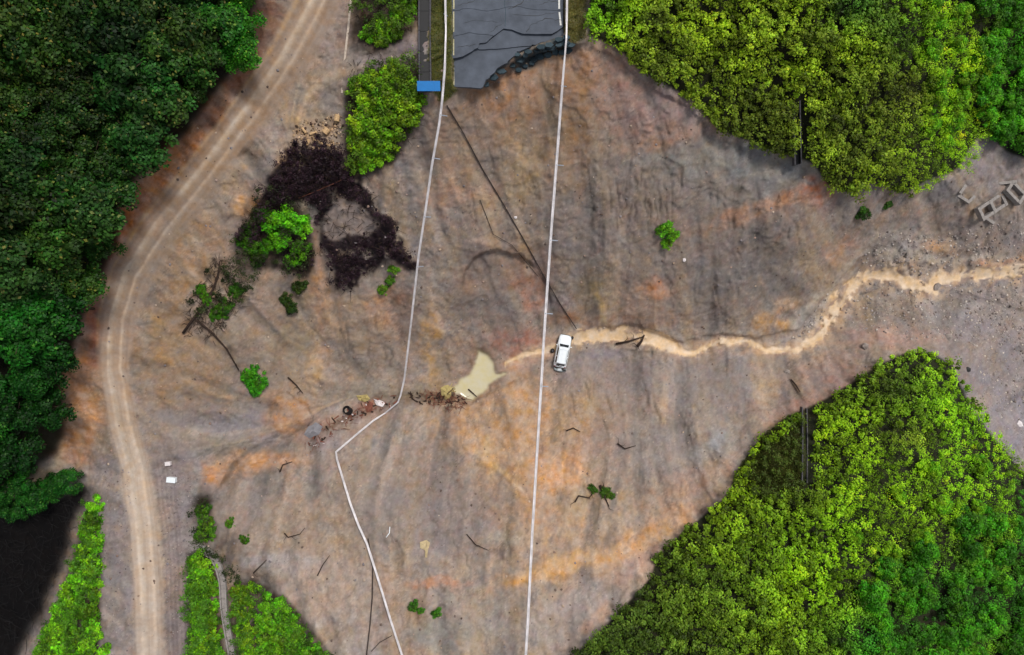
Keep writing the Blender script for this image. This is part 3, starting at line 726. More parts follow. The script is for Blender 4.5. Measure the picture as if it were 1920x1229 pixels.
# road outside the frame
prism('asphalt_slab', [(847, -900), (1056, -900), (1056, -61), (847, -61)], rz(0), .35, M['asphalt'], road)
def paintline(pts, wpx, zoff, mt):
    n = len(pts); V = []
    for (x, y, z) in pts: V.append(W(x-wpx/2, y, z+zoff)); V.append(W(x+wpx/2, y, z+zoff))
    me = pymesh('painted_line', V, [(2*i, 2*i+1, 2*i+3, 2*i+2) for i in range(n-1)]); 
    return link('painted_line', me, road, mt)
def crack(pts, wpx, seed):
    P_ = jag(pts, 1.6, seed, 5); g = random.Random(seed); n = len(P_); V = []
    for k, (x, y) in enumerate(P_):
        q = wpx*g.uniform(.3, 1.3)*(0.25 if k in (0, n-1) else 1); z = 20.0 + (.012 if y < 60 else -.035 if y < 100 else 0)
        V += [W(x-q*.25, y-q/2, z), W(x+q*.25, y+q/2, z)]
    link('crack', pymesh('crack', V, [(2*k, 2*k+1, 2*k+3, 2*k+2) for k in range(n-1)]), road, M['black'])
for k, (p_, w_) in enumerate([([(858, 10), (885, 4), (905, -8)], .8), ([(952, 18), (975, 8), (988, -6), (1000, -25)], 1.4), ([(915, 66), (930, 52), (944, 44)], .9), ([(960, 27), (1000, 30), (1042, 24)], .8), ([(985, 62), (1000, 45), (1022, 36), (1054, 38)], 1.0), ([(868, 44), (900, 38), (935, 42)], .7), ([(1010, 10), (1030, 2), (1054, 6)], .7), ([(935, 22), (940, 36), (946, 52)], .9), ([(855, 90), (880, 86), (893, 84)], .7)]): crack(p_, w_, k+40)
_j = link('sealed_joint', pymesh('sealed_joint', [W(x+o_, y, z) for (x, y, z) in ((947, -60, 20.008), (946, 10, 20.008), (948, 20, 20.0), (947, 50, 19.997)) for o_ in (-.5, .5)], [(0, 1, 3, 2), (2, 3, 5, 4), (4, 5, 7, 6)]), road, M['teal'])
paintline([(1048, -400, 20.0), (1048, -60, 20.0), (1048.5, 17, 20.0)], 3.2, .012, M['paint']); paintline([(1048.8, 23, 19.99), (1051.5, 48, 19.985)], 3.2, .014, M['paint'])
paintline([(851, -400, 20.0), (851, -60, 20), (850.8, 17, 20)], 2.6, .012, M['oldpaint'])
paintline([(850.6, 22, 20.0), (850.5, 60, 20.0)], 2.4, .014, M['oldpaint']); paintline([(850.5, 74, 19.96), (850.5, 104, 19.95)], 2.4, .014, M['oldpaint']); paintline([(850, 116, 19.53), (851, 160, 19.4)], 2.4, .014, M['oldpaint'])
# broken asphalt chunks below the torn edge
r_ = random.Random(3)
CH_ORD = ['first', 'second', 'third', 'fourth', 'fifth', 'sixth', 'seventh', 'eighth', 'ninth', 'tenth', 'eleventh', 'twelfth', 'thirteenth', 'fourteenth', 'fifteenth', 'sixteenth', 'seventeenth', 'eighteenth', 'nineteenth', 'twentieth', 'twenty-first', 'twenty-second', 'twenty-third', 'twenty-fourth', 'twenty-fifth', 'twenty-sixth', 'twenty-seventh']
for k, (x, y) in enumerate(sorted([(1030, 84), (1048, 74), (1015, 88), (1000, 112), (985, 104), (1055, 98), (970, 102), (940, 134), (925, 145), (912, 158), (1062, 70)]+[(990, 97), (1006, 95), (1020, 92), (1034, 90), (1048, 84), (1060, 80), (1012, 106), (975, 112), (985, 124), (972, 131), (998, 118), (1028, 103), (1064, 94), (1042, 98), (960, 122), (1070, 84)])):
    s = r_.uniform(9, 15); n = r_.randint(5, 7); z0 = hz(x, y)
    pl = [(x+s*.5*math.cos(a*2*math.pi/n)*r_.uniform(.8, 1.25)*1.2, y+s*.4*math.sin(a*2*math.pi/n)*r_.uniform(.8, 1.2)) for a in range(n)]
    tx, ty = r_.uniform(-.5, .5)/15, r_.uniform(-.5, .8)/15
    o = prism('asphalt_chunk', pl, (lambda x0, y0, zz, a, b: (lambda u, v: zz+a*(u-x0)+b*(v-y0)))(x, y, z0+.35, tx, ty), .3, M['teal'], None)
    tag(o, f'dark broken asphalt chunk below the torn road edge, {CH_ORD[k]} from the left', 'asphalt chunk', 'broken asphalt chunks below the road edge')

# ------------------------------------------------------------------ drainage channels
def channel(name_label, pts, wpx, dz=0.1, wall=.14, depth=.5, seglen=2.0, ms='conc', mf='dconc', cat='drain', own=None):
    P = [np.array(W(x, y, (hz(x, y) if z is None else z)+dz)) for (x, y, z) in pts]
    t = empty('drainage_channel', tuple(P[0])); tag(t, name_label, cat)
    L = [0]
    for i in range(len(P)-1): L.append(L[-1]+np.linalg.norm(P[i+1]-P[i]))
    n = max(1, int(L[-1]/seglen)); Pa = np.array(P)
    def at(s): return np.array([np.interp(s, L, Pa[:, k]) for k in range(3)])
    for k in range(n):
        a, b = at(L[-1]*k/n+.02)-P[0], at(L[-1]*(k+1)/n-.02)-P[0]; d = b-a; d2 = d/np.linalg.norm(d); s = np.array([-d2[1], d2[0], 0]); s /= np.linalg.norm(s)
        up = np.array([0, 0, 1.]); h = wpx/2; mb = MB(); prof = [(-h-wall, 0), (-h, 0), (-h, -depth), (h, -depth), (h, 0), (h+wall, 0), (h+wall, -depth-wall), (-h-wall, -depth-wall)]
        V = [a+s*x+up*z for x, z in prof]+[b+s*x+up*z for x, z in prof]
        mb.add(V, [(i, (i+1) % 8, 8+(i+1) % 8, 8+i) for i in range(8)]+[(0, 1, 2, 7), (3, 4, 5, 6), (2, 3, 6, 7), (8, 15, 10, 9), (11, 14, 13, 12), (10, 15, 14, 11)])
        o = mb.build('channel_segment', M[ms], t)
        o.data.materials.append(M[mf])
        for p in o.data.polygons:
            if p.index in (1, 2, 3): p.material_index = 1
    return t
channel('long dark concrete drainage channel beside the grass verge left of the asphalt road', [(796, -400, 19.95), (796, -60, 19.95), (796, 60, 19.95), (797, 172, 19.9)], 1.0, ms='dconc', mf='black', depth=.22)
channel('short dark drainage channel ending at the lower edge of the upper right shrubs', [(1494, 190, None), (1495, 240, None), (1497, 308, None)], .6, dz=1.0, ms='dconc', mf='black')
channel('dark drainage channel between the flat grass patch and the lower right shrubs', [(1509, 765, None), (1510, 830, None), (1509, 905, None)], .45, dz=.35, ms='dconc', mf='black')
channel('curved pale grey concrete channel between shrubs at the bottom left', [(366, 1024, None), (390, 1036, None), (408, 1060, None), (417, 1095, None), (418, 1135, None), (425, 1180, None), (434, 1229, None), (440, 1270, None)], .5, dz=.75, ms='conc', mf='conc', depth=.25, seglen=1.0)
# kerb along the dirt road
def strip_beam(name, label, cat, pts, wid, hgt, mt, parts, seg=2.0, dz=.1):
    P = [np.array(G(x, y, dz)) for x, y in pts]; t = empty(name, tuple(P[0])); tag(t, label, cat)
    L = [0]
    for i in range(len(P)-1): L.append(L[-1]+np.linalg.norm(P[i+1]-P[i]))
    Pa = np.array(P); at = lambda s: np.array([np.interp(s, L, Pa[:, k]) for k in range(3)])
    n = max(1, int(L[-1]/seg))
    for k in range(n):
        a, b = at(L[-1]*k/n+.01)-P[0], at(L[-1]*(k+1)/n-.01)-P[0]; d = (b-a)/np.linalg.norm(b-a); s = np.array([-d[1], d[0], 0])*wid/2; u = np.array([0, 0, hgt])
        MB().add([a-s-u, a+s-u, a+s, a-s, b-s-u, b+s-u, b+s, b-s], [(0, 1, 2, 3), (4, 7, 6, 5), (3, 2, 6, 7), (0, 4, 5, 1), (1, 5, 6, 2), (0, 3, 7, 4)]).build(parts, mt, t)
strip_beam('concrete_kerb', 'thin pale concrete kerb along the right edge of the upper dirt road', 'kerb', [(662, -60), (658, 0), (652, 60), (645, 120), (641, 175)], .22, .3, M['pconc'], 'kerb_stone')

# ------------------------------------------------------------------ guardrails
def guardrail(label, path, roll_f, wid, post_at, post_len, step=4.0):
    P = np.array([W(x, y, z if z is not None else hz(x, y)+.35) for x, y, z in path])
    # smooth only where asked: catmull on all points except kinks handled by dense input
    L = np.concatenate([[0], np.cumsum(np.linalg.norm(np.diff(P, axis=0), axis=1))])
    at = lambda s: np.array([np.interp(s, L, P[:, k]) for k in range(3)])
    t = empty('guardrail', tuple(P[0])); tag(t, label, 'guardrail', 'guardrails hanging over the washed-out road')
    prof = [(-.5, -.02), (-.36, .055), (-.22, .055), (-.08, -.03), (.08, -.03), (.22, .055), (.36, .055), (.5, -.02)]
    s0 = 0; cuts = [0]
    while cuts[-1]+step < L[-1]: cuts.append(cuts[-1]+step)
    cuts.append(L[-1])
    for a, b in zip(cuts[:-1], cuts[1:]):
        ss = sorted(set([a-.12 if a > 0 else a, b]+[l for l in L if a < l < b]+list(np.linspace(a, b, 4)[1:-1])))
        V = []; Fc = []
        for i, s in enumerate(ss):
            p = at(s)-P[0]; d = at(min(s+.3, L[-1]))-at(max(s-.3, 0)); d /= np.linalg.norm(d)
            side = np.cross(d, [0, 0, 1.]); side /= np.linalg.norm(side); up = np.cross(side, d)
            r = roll_f(s/L[-1])+.14*math.sin(a*5.3); u = side*math.cos(r)+up*math.sin(r); v = -side*math.sin(r)+up*math.cos(r)
            off_ = .012 if s == ss[0] else 0
            for k in (0, 1):
                for (x, y) in prof: V.append(p+u*x*wid+v*(y+off_-(.008 if k else 0)))
            if i:
                b0, b1 = (i-1)*16, i*16
                for j in range(7):
                    Fc.append((b0+j, b0+j+1, b1+j+1, b1+j)); Fc.append((b0+8+j+1, b0+8+j, b1+8+j, b1+8+j+1))
                for j in (0, 7): Fc.append((b0+j, b1+j, b1+8+j, b0+8+j))
        link('rail_section', pymesh('rail_section', V, Fc), t, M['rail'])
    for s in post_at(L[-1]):
        p = at(s)-P[0]; d = at(min(s+.3, L[-1]))-at(max(s-.3, 0)); d /= np.linalg.norm(d); side = np.cross(d, [0, 0, 1.]); side /= np.linalg.norm(side); up = np.cross(side, d)
        r = roll_f(s/L[-1]); u = side*math.cos(r)+up*math.sin(r); v = -side*math.sin(r)+up*math.cos(r)
        c = p - v*.10
        MB().tube([c+u*.12, c-u*post_len], .06, 8).build('post', M['post'], t, smooth=False)
        MB().tube([c-u*.02+v*.1, c-u*.02-v*.02], .09, 6).build('bracket', M['post'], t)
    return t
right_path = [(1066, -400, 20.8), (1064, -60, 20.75), (1063, 20, 20.7), (1062, 72, 20.5), (1057, 130, 19.6), (1050, 220, 18.2), (1044, 300, 17.2), (1036, 400, 16.2), (1029, 500, 15.5), (1022, 600, 15.1), (1016, 700, 15.0), (1010, 800, 15.1), (1004, 900, 15.4), (998, 1000, 15.8), (994, 1080, 16.2), (990, 1160, 16.8), (986, 1229, 17.3), (980, 1340, 18.2), (978, 1500, 19)]
def rr_r(t): return float(np.interp(t, [0, .28, .34, 1], [1.0, 1.0, .25, .2]))
guardrail('long white guardrail hanging straight across the washed-out gap, beside the white car', right_path, rr_r, .31, lambda L: [3, 7, 11, 15, 19, 22.5]+[30, 38, 46, 54, 62], .85)
left_path = [(836, -400, 20.8), (836, -60, 20.75), (835, 0, 20.7), (836, 60, 20.6), (834, 130, 20.3), (829, 190, 19.6), (824, 230, 19.0), (810, 310, 17.3), (797, 400, 15.2), (785, 480, 13.0), (776, 560, 10.6), (768, 630, 8.0), (762, 680, 6.2), (758, 712, 5.0), (751, 742, 4.0), (746, 755, 3.8), (722, 775, None), (700, 789, None), (665, 818, None), (630, 848, None), (632, 862, None), (645, 905, None), (657, 945, None), (672, 985, None), (688, 1020, None), (704, 1070, None), (718, 1115, None), (733, 1165, None), (755, 1232, None), (770, 1290, None)]
def rr_l(t): return float(np.interp(t, [0, .24, .32, .6, .66, .74, .86, .9, 1], [1.1, 1.1, .4, .9, 1.1, .7, .3, 1.0, .8]))
guardrail('twisted pale guardrail sagging into the gully and bending sharply towards the bottom', left_path, rr_l, .27, lambda L: [3, 7, 11, 15, 19, 23, 33, 37.5, 44, 50], .8)

# ------------------------------------------------------------------ cables
def cable(label, pts, r, mt, name='fallen_cable', cat='cable', dz=.12):
    xs = []
    for i in range(len(pts)-1):
        n = max(2, int(math.hypot(pts[i+1][0]-pts[i][0], pts[i+1][1]-pts[i][1])/12))
        for k in range(n): t = k/n; xs.append((pts[i][0]*(1-t)+pts[i+1][0]*t, pts[i][1]*(1-t)+pts[i+1][1]*t))
    xs.append(pts[-1]); zz = np.array([hz(x, y) for x, y in xs]); k = np.ones(5)/5; zs = np.convolve(np.pad(zz, 2, 'edge'), k, 'valid'); zs = np.maximum(zs, zz)+dz
    o = MB().tube([W(x, y, z) for (x, y), z in zip(xs, zs)], r, 6).build(name, mt, None, smooth=True)
    return tag(o, label, cat)
cable('long dark cable lying diagonally down the slope from the road end to the car', [(838, 198), (870, 252), (905, 318), (945, 385), (985, 455), (1020, 518), (1050, 570), (1081, 617)], .06, M['cable'])
cable('thinner dark cable on the slope parallel to the long diagonal cable', [(900, 375), (925, 440), (960, 460), (1010, 520)], .035, M['cable'])
cable('dark cable running down the bottom slope beside the twisted guardrail', [(690, 1010), (699, 1065), (698, 1120), (694, 1170), (686, 1240), (680, 1300)], .07, M['cable'])
cable('thin dark side cable branching right between dark cable and twisted guardrail', [(696, 1222), (712, 1205), (735, 1192)], .04, M['cable'])
cable('thin reddish stick lying across the black debris patch', [(560, 372), (590, 360), (625, 345), (640, 338)], .05, M['rust'], 'fallen_stick', 'stick', .35)

# ------------------------------------------------------------------ blue sign
sx, sy = 806, 166; zb = 19.6
sg = empty('blue_sign', W(sx, sy+4, zb)); tag(sg, 'bright blue sign panel leaning beside the drainage channel and left guardrail', 'sign')
MB().box((0, .1, 1.0), (2.35, .98, .05), 0, (math.radians(12), 0)).build('sign_panel', M['blue'], sg)
for y in (-.35, .35): MB().box((0, .1+y, .955+y*.2), (2.2, .06, .05), 0, (math.radians(12), 0)).build('stiffener', M['post'], sg)
for x in (-.7, .7): MB().tube([(x, .1, -.6), (x, .1, .93)], .045, 8).build('post', M['post'], sg)

# ------------------------------------------------------------------ white car
def make_car():
    cz = hz(1055, 658)+.02
    car = empty('car', W(1054, 658, cz), math.radians(-11)); tag(car, 'white car stranded nose-up in the muddy stream at the valley bottom', 'car')
    # lower body loft
    st = [(-2.12, .66, .34, .72), (-2.05, .78, .25, .86), (-1.8, .84, .2, .95), (-1.2, .865, .2, .98), (-.4, .87, .2, .965), (.5, .87, .2, .95), (1.0, .86, .2, .93), (1.5, .84, .22, .87), (1.85, .79, .25, .78), (2.05, .7, .3, .68), (2.13, .56, .36, .58)]
    V = []; Fc = []
    for (y, w_, z0, z1) in st:
        ring = [(-w_*.9, z0), (-w_, z0+.12), (-w_, (z0+z1)/2+.02), (-w_*.97, z1-.12), (-w_*.86, z1-.02), (-w_*.45, z1+.015), (0, z1+.025), (w_*.45, z1+.015), (w_*.86, z1-.02), (w_*.97, z1-.12), (w_, (z0+z1)/2+.02), (w_, z0+.12), (w_*.9, z0)]
        V += [(x, y, z) for x, z in ring]
    n = 13
    for i in range(len(st)-1):
        for k in range(n): Fc.append((i*n+k, i*n+(k+1) % n, (i+1)*n+(k+1) % n, (i+1)*n+k))
    Fc.append(tuple(range(n))); Fc.append(tuple(reversed([(len(st)-1)*n+k for k in range(n)])))
    body = link('body', pymesh('body', V, Fc, True), car, M['white'])
    # cabin
    lo = [(-.76, -1.82, .93), (.76, -1.82, .93), (.77, .95, .93), (-.77, .95, .93)]; hi = [(-.6, -1.5, 1.43), (.6, -1.5, 1.43), (.61, .42, 1.44), (-.61, .42, 1.44)]
    V = lo+hi; V += [(0, -1.55, 1.47), (0, .5, 1.48), (0, -1.9, .95), (0, 1.03, .95)]
    cab = MB().add(V, [(0, 10, 8, 4), (10, 1, 5, 8), (1, 2, 6, 5), (2, 11, 9, 6), (11, 3, 7, 9), (3, 0, 4, 7), (4, 8, 9, 7), (8, 5, 6, 9)]).build('cabin', M['white'], car, bevel=.04)
    def lerp(a, b, t): return tuple(a[i]*(1-t)+b[i]*t for i in range(3))
    def pane(name, a, b, c, d, o, iu=.06, iv=.12, mt='glass'):
        # a,b lower; c,d upper (a-d, b-c)
        q = [lerp(lerp(a, b, u), lerp(d, c, u), v) for u, v in ((iu, iv), (1-iu, iv), (1-iu, 1-iv), (iu, 1-iv))]
        V = [(x+o[0], y+o[1], z+o[2]) for x, y, z in q]+[(x, y, z) for x, y, z in q]
        return MB().add(V, [(0, 1, 2, 3), (0, 4, 5, 1), (1, 5, 6, 2), (2, 6, 7, 3), (3, 7, 4, 0)]).build(name, M[mt], car)
    pane('windscreen', (-.72, 1.02, .95), (.72, 1.02, .95), (.56, .50, 1.45), (-.56, .50, 1.45), (0, .035, .03), .05, .22)
    pane('rear_window', (.72, -1.88, .95), (-.72, -1.88, .95), (-.56, -1.56, 1.44), (.56, -1.56, 1.44), (0, -.03, .02), .1, .2)
    for s in (-1, 1):
        for (y0, y1) in ((-1.6, -.72), (-.62, .55)):
            def q(y, t): return (s*(.765-.155*t), y, .94+.49*t)
            pane('side_window', q(y0, 0), q(y1, 0), q(y1-.2 if y1 > 0 else y1, 1), q(y0+.15 if y0 < -1 else y0, 1), (s*.014, 0, .006), .04, .12)
        MB().box((s*.93, .72, .98), (.2, .12, .14), 0).build('door_mirror', M['white'], car, bevel=.03)
        for y in (-.65, .62): MB().box((s*.872, y, .62), (.006, .014, .56)).build('door_gap', M['black'], car)
        for y in (-.75, .2): MB().box((s*.885, y, .74), (.03, .16, .03)).build('door_handle', M['chrome'], car)
        MB().box((s*.52, 2.03, .62), (.34, .12, .12), s*-.25).build('headlight', M['lamp'], car, bevel=.02)
        MB().box((s*.66, -2.06, .78), (.2, .1, .2)).build('tail_light', M['red'], car, bevel=.02)
        for y in (-1.32, 1.32):
            wv = MB(); wv.tube([(s*.70, y, .31), (s*.90, y, .31)], .31, 20); ty = wv.build('wheel', M['tyre'], car)
            MB().tube([(s*.89, y, .31), (s*.915, y, .31)], .19, 12).build('rim', M['chrome'], ty)
    MB().box((0, 2.14, .42), (1.1, .08, .16)).build('grille', M['black'], car, bevel=.02)
    MB().box((0, -2.12, .5), (.46, .03, .14)).build('number_plate', M['lamp'], car)
    MB().box((0, .25, 1.485), (.9, .01, .01)).build('roof_seam', M['grey'], car)
    for s in (-1, 1): MB().box((s*.5, -.5, 1.475), (.03, 1.5, .03)).build('roof_rail', M['grey'], car)
    MB().box((0, -1.98, .955), (.5, .05, .03)).build('boot_handle', M['black'], car)
    MB().box((-.35, -1.9, .99), (.42, .1, .03), .15).build('wiper', M['black'], car)
    car.rotation_euler = (math.radians(3), math.radians(3), math.radians(-11))
    return car
make_car()
p = G(1050, 693, .2); t = empty('torn_bumper', p, math.radians(-8)); tag(t, 'torn-off grey bumper lying behind the tail of the white car', 'bumper')
MB().tube([(-.8, .12, 0), (-.6, -.08, .05), (0, -.15, .08), (.6, -.08, .05), (.8, .12, 0)], [.1, .16, .18, .16, .1], 8).build('bumper_shell', M['grey'], t, smooth=True)
MB().box((-.1, -.02, .26), (.5, .3, .03), .1).build('bumper_plate', M['lamp'], t); MB().box((.5, -.05, .2), (.5, .25, .05), .1).build('bumper_insert', M['black'], t)
def wheel(px, py, label, sz=.3, tilt=.5):
    t = empty('loose_wheel', G(px, py, .2)); tag(t, label, 'wheel'); t.rotation_euler = (tilt, .3, 1)
    V = []; Fc = []; n, m_ = 18, 8
    for i in range(n):
        a = 2*math.pi*i/n
        for k in range(m_):
            b = 2*math.pi*k/m_; r = sz*(.76+.26*math.cos(b)); V.append((r*math.cos(a), r*math.sin(a), .1*math.sin(b)))
    for i in range(n):
        for k in range(m_): Fc.append((i*m_+k, ((i+1) % n)*m_+k, ((i+1) % n)*m_+(k+1) % m_, i*m_+(k+1) % m_))
    MB().add(V, Fc).build('tyre', M['tyre'], t, smooth=True)
    MB().tube([(0, 0, -.05), (0, 0, .04)], sz*.52, 10).build('rim', M['dconc'], t)
wheel(1036, 658, 'dark mud-covered wheel beside the left side of the white car'); wheel(1073, 634, 'small dark wheel piece off the right front corner of the white car', .24, .9)

# ------------------------------------------------------------------ leaves
def leafset(Cn, N, L, col, jit=.35, asp=.62):
    n = len(Cn); N = N + RNG.normal(0, jit, N.shape); N /= np.linalg.norm(N, axis=1)[:, None]
    R = RNG.normal(size=(n, 3)); T = np.cross(N, R); T /= np.linalg.norm(T, axis=1)[:, None]; B = np.cross(N, T)
    L = L[:, None]; V = np.stack([Cn-T*L, Cn+B*L*asp+N*L*.12, Cn+T*L-N*L*.15, Cn-B*L*asp+N*L*.12], 1).reshape(-1, 3)
    c = np.repeat(col, 4, axis=0); Fq = np.arange(4*n).reshape(n, 4); return V, Fq, c
def crown_mesh(name, seed, nl, nleaf, R, Ht, leaf, rgb, lobes_r=(.16, .34), flat=.8):
    g = np.random.default_rng(seed); lob = []
    for k in range(nl):
        a = g.uniform(0, 2*math.pi); rr_ = R*math.sqrt(g.uniform(0, 1))*g.uniform(.7, 1.0)*(1.35 if R < 1.5 and k % 5 == 0 else 1); z = Ht*max(.1, 1-.6*(rr_/R)**2)*g.uniform(.62, 1.0)
        lob.append((rr_*math.cos(a), rr_*math.sin(a), z, R*g.uniform(*lobes_r), g.uniform(.55, 1.45), g.normal(0, .06)))
    lob = np.array(lob); wgt = lob[:, 3]**2; pick = g.choice(nl, nleaf, p=wgt/wgt.sum()); lb = lob[pick]
    d = g.normal(size=(nleaf, 3)); d[:, 2] = np.abs(d[:, 2])*1.1-.35; d /= np.linalg.norm(d, axis=1)[:, None]
    rad = lb[:, 3:4]*g.uniform(.35, 1.45, (nleaf, 1)); Cn = lb[:, :3]+d*rad*np.array([1, 1, flat])
    N = d+np.array([0, 0, .7]); col = lin(rgb)*np.ones((nleaf, 3))*lb[:, 4:5]*g.uniform(.45, 1.5, (nleaf, 1)); col[:, 0] *= 1+lb[:, 5]*3+g.normal(0, .1, nleaf)
    old = g.uniform(size=nleaf) < .04; col[old] = lin((120, 130, 70))
    V, Fq, c = leafset(Cn, N, leaf*g.uniform(.6, 1.3, nleaf), np.clip(col, .002, .8)); 
    me = npmesh(name, V, Fq, c); me.materials.append(M['leaf']); return me
def trunk_mesh(name, seed, h, r):
    g = random.Random(seed); mb = MB(); pts = [(0, 0, -3), (0, 0, 0), (g.uniform(-.1, .1), g.uniform(-.1, .1), h*.4), (g.uniform(-.2, .2), g.uniform(-.2, .2), h*.85)]
    mb.tube(pts, [r*1.2, r, r*.75, r*.3], 7)
    for k in range(5):
        a = k*1.26+g.uniform(-.3, .3); z = h*g.uniform(.35, .6); l = h*g.uniform(.25, .4)
        mb.tube([(0, 0, z), (l*.5*math.cos(a), l*.5*math.sin(a), z+l*.4), (l*math.cos(a), l*math.sin(a), z+l*.75)], [r*.5, r*.3, r*.1], 5)
    me = pymesh(name, mb.v, mb.f, True); me.materials.append(M['bark']); return me
FT = [crown_mesh('crown', 100+i, 34, 5200, 2.9, 6.0, .19, (44, 84, 30)) for i in range(5)]
FTt = [trunk_mesh('trunk', 10+i, 6, .17) for i in range(3)]
BT = [crown_mesh('crown', 200+i, 34, 4200, 2.1, 3.6, .13, (112, 158, 30), (.14, .3), .8) for i in range(4)]
BTt = [trunk_mesh('trunk', 30+i, 3.6, .1) for i in range(2)]
SH = [crown_mesh('foliage', 300+i, 26, 1500, 1.05, .95, .095, (112, 158, 30), (.13, .3), .8) for i in range(5)]
SHt = [trunk_mesh('stem', 40+i, 1.0, .04) for i in range(2)]
def plant(name, crowns, trunks, px, py, top, scale, tint, label, cat, group, parts=('crown', 'trunk'), zs=1.0, rnd=random):
    """px,py: where the crown shows; the plant's foot stands on the terrain under it"""
    z = hz(px, py); x, y, _ = W(px, py, z+top*scale*.7)
    t = empty(name, (x, y, z-.05), rnd.uniform(0, 6.28)); t.scale = (scale, scale, scale*zs)
    tag(t, label, cat, group)
    c = link(parts[0], rnd.choice(crowns), t); c.color = (tint[0], tint[1], tint[2], 1)
    if trunks: link(parts[1], rnd.choice(trunks), t)
    return t
def poisson(poly, rmin, bounds, tries, seed, rf=None):
    g = np.random.default_rng(seed); out = []
    x0, x1, y0, y1 = bounds; X = g.uniform(x0, x1, tries); Y = g.uniform(y0, y1, tries); ok = inpoly(X, Y, poly)
    for x, y in zip(X[ok], Y[ok]):
        r = rmin if rf is None else rf(x, y)
        if all((x-a)**2+(y-b)**2 > r*r for a, b in out): out.append((x, y))
    return out
# --- left forest
USED = set()
def place_label(x, y, tint, kind, zone='', big=.8):
    yb = [(-20, 'above the frame top'), (50, 'at the top border'), (130, 'level with the torn road'), (200, 'level with the blue sign'), (270, 'level with the cut log heap'), (350, 'level with upper black debris'), (430, 'level with the green clump'), (520, 'beside lower black debris'),
          (600, 'level with the fallen tree'), (680, 'level with the white car'), (760, 'level with the pond'), (850, 'level with the guardrail kink'), (920, 'level with the white boxes'), (1010, 'level with the channel head'), (1100, 'level with the pale board'), (1240, 'at the bottom border'), (9999, 'below the bottom border')]
    ph = next(b for a, b in yb if y < a)
    bright = tint[1]; red = tint[0]/max(tint[1], .01)
    sz = 'large ' if big > .92 else 'small ' if big < .72 else ''
    cw = 'yellowish green' if red > 1.15 else 'olive green' if red > .95 else 'deep green' if red < .5 else 'dark green'
    if bright > .95: cw = 'light '+cw.replace('dark ', '').replace('deep ', '')
    if kind == 'broad':
        xp = 'on the left border' if x < 25 else 'near the left border' if x < 100 else 'left of the forest middle' if x < 200 else 'right of the forest middle' if x < 330 else 'far right inside the forest'
        if zone == 'edge': xp = 'on the edge facing the road'
        return f'{sz}{cw} tree {ph}, {xp}'
    xp = 'at the right border' if x > 1870 else 'near the right border' if x > 1780 else 'left in its grove' if x < 1680 else 'mid-grove'
    if kind == 'young' and x < 1830 and y < 400: xp = 'in the lime band'
    return f'{sz}{cw} {kind} tree {ph}, {xp}'
tr = random.Random(21)
FIN = [(-140, -140), (478, -140), (455, 0), (440, 70), (330, 225), (215, 325), (190, 450), (128, 580), (98, 690), (85, 830), (20, 890), (-140, 925)]
edge_names = [((440, 20), 'bright green tree at the forest edge beside the top of the dirt road'), ((70, 320), 'light green round tree standing out in the dark left forest')]
pts = [(70, 318), (446, 25), (445, 92), (400, 40)] 
for p_ in poisson(FIN, 50, (-140, 478, -140, 925), 6000, 5):
    if all(math.hypot(p_[0]-a, p_[1]-b) > 46 for a, b in pts[:4]): pts.append(p_)
special = {0: ('small light green tree standing out inside the dark left forest', (1.35, 1.9, .9)), 1: ('bright green tree at the forest corner next to the top of the dirt road', (1.3, 2.0, .5)),
           2: ('bright green tree bulging towards the dirt road, below the forest corner tree', (1.0, 1.75, .5)), 3: ('mid green tree just left of the bright forest corner trees', (.8, 1.2, .6))}
for i, (x, y) in enumerate(pts):
    if i in special: lab, tint = special[i]
    else:
        v = tr.uniform(.5, 1.0); dk = 0.75+.25*math.sin(x*.017+y*.011+1); v *= dk
        tint = (v*tr.uniform(.75, 1.3), v*tr.uniform(.9, 1.1), v*tr.uniform(.6, 1.0))
        if x+y*.0 < 140 and y < 220: tint = (v*1.7, v*1.25, v*.9)
        if y > 560: tint = (v*.45, v*1.15, v*.45)
        de = float(dline(np.array([x*1.]), np.array([y*1.]), FOREST[2:11])[0][0])
        if de < 45: zone = 'edge'
        else: zone = 'in'
        if zone == 'edge': lab = ('dark green tree at the forest edge above the orange soil bank by the dirt road' if y < 480 else 'dark green tree at the forest edge beside the reddish bank and road bend' if y < 700 else 'deep green tree at the lower tip of the left forest')
        scx = tr.uniform(.6, 1.15); lab = place_label(x, y, tint, 'broad', zone, scx*(.8 if zone == 'edge' else 1))
    tint = tuple(q*1.15 for q in tint)
    sc = (scx if i not in special else .85)*(.62 if i == 0 else .8 if i in (1, 2) else 1)
    edge = i not in special and zone == 'edge'
    if edge: sc *= .8
    plant('broadleaf_tree', FT, FTt, x, y, 5.5, sc, tint, lab, 'tree', 'trees of the dark forest left of the dirt road', rnd=tr)
# small trees over the pit edge
for k, (x, y, s, lab) in enumerate([(92, 918, .5, 'low dark green tree between the two tallest ones above the black hollow'), (-10, 925, .6, 'dark green tree cut by the left border above the black hollow'), (38, 905, .5, 'low deep green tree behind the small trees above the black hollow'), (125, 905, .55, 'small dark green tree at the top of the black hollow, nearest the gravel'), (60, 935, .62, 'small deep green tree in the middle above the black hollow'), (18, 958, .5, 'small dark green tree above the black hollow at the left border')]):
    plant('broadleaf_tree', FT, FTt, x, y, 5.5, s, (.5, 1.05, .5), lab, 'tree', 'small trees above the black hollow', rnd=tr)

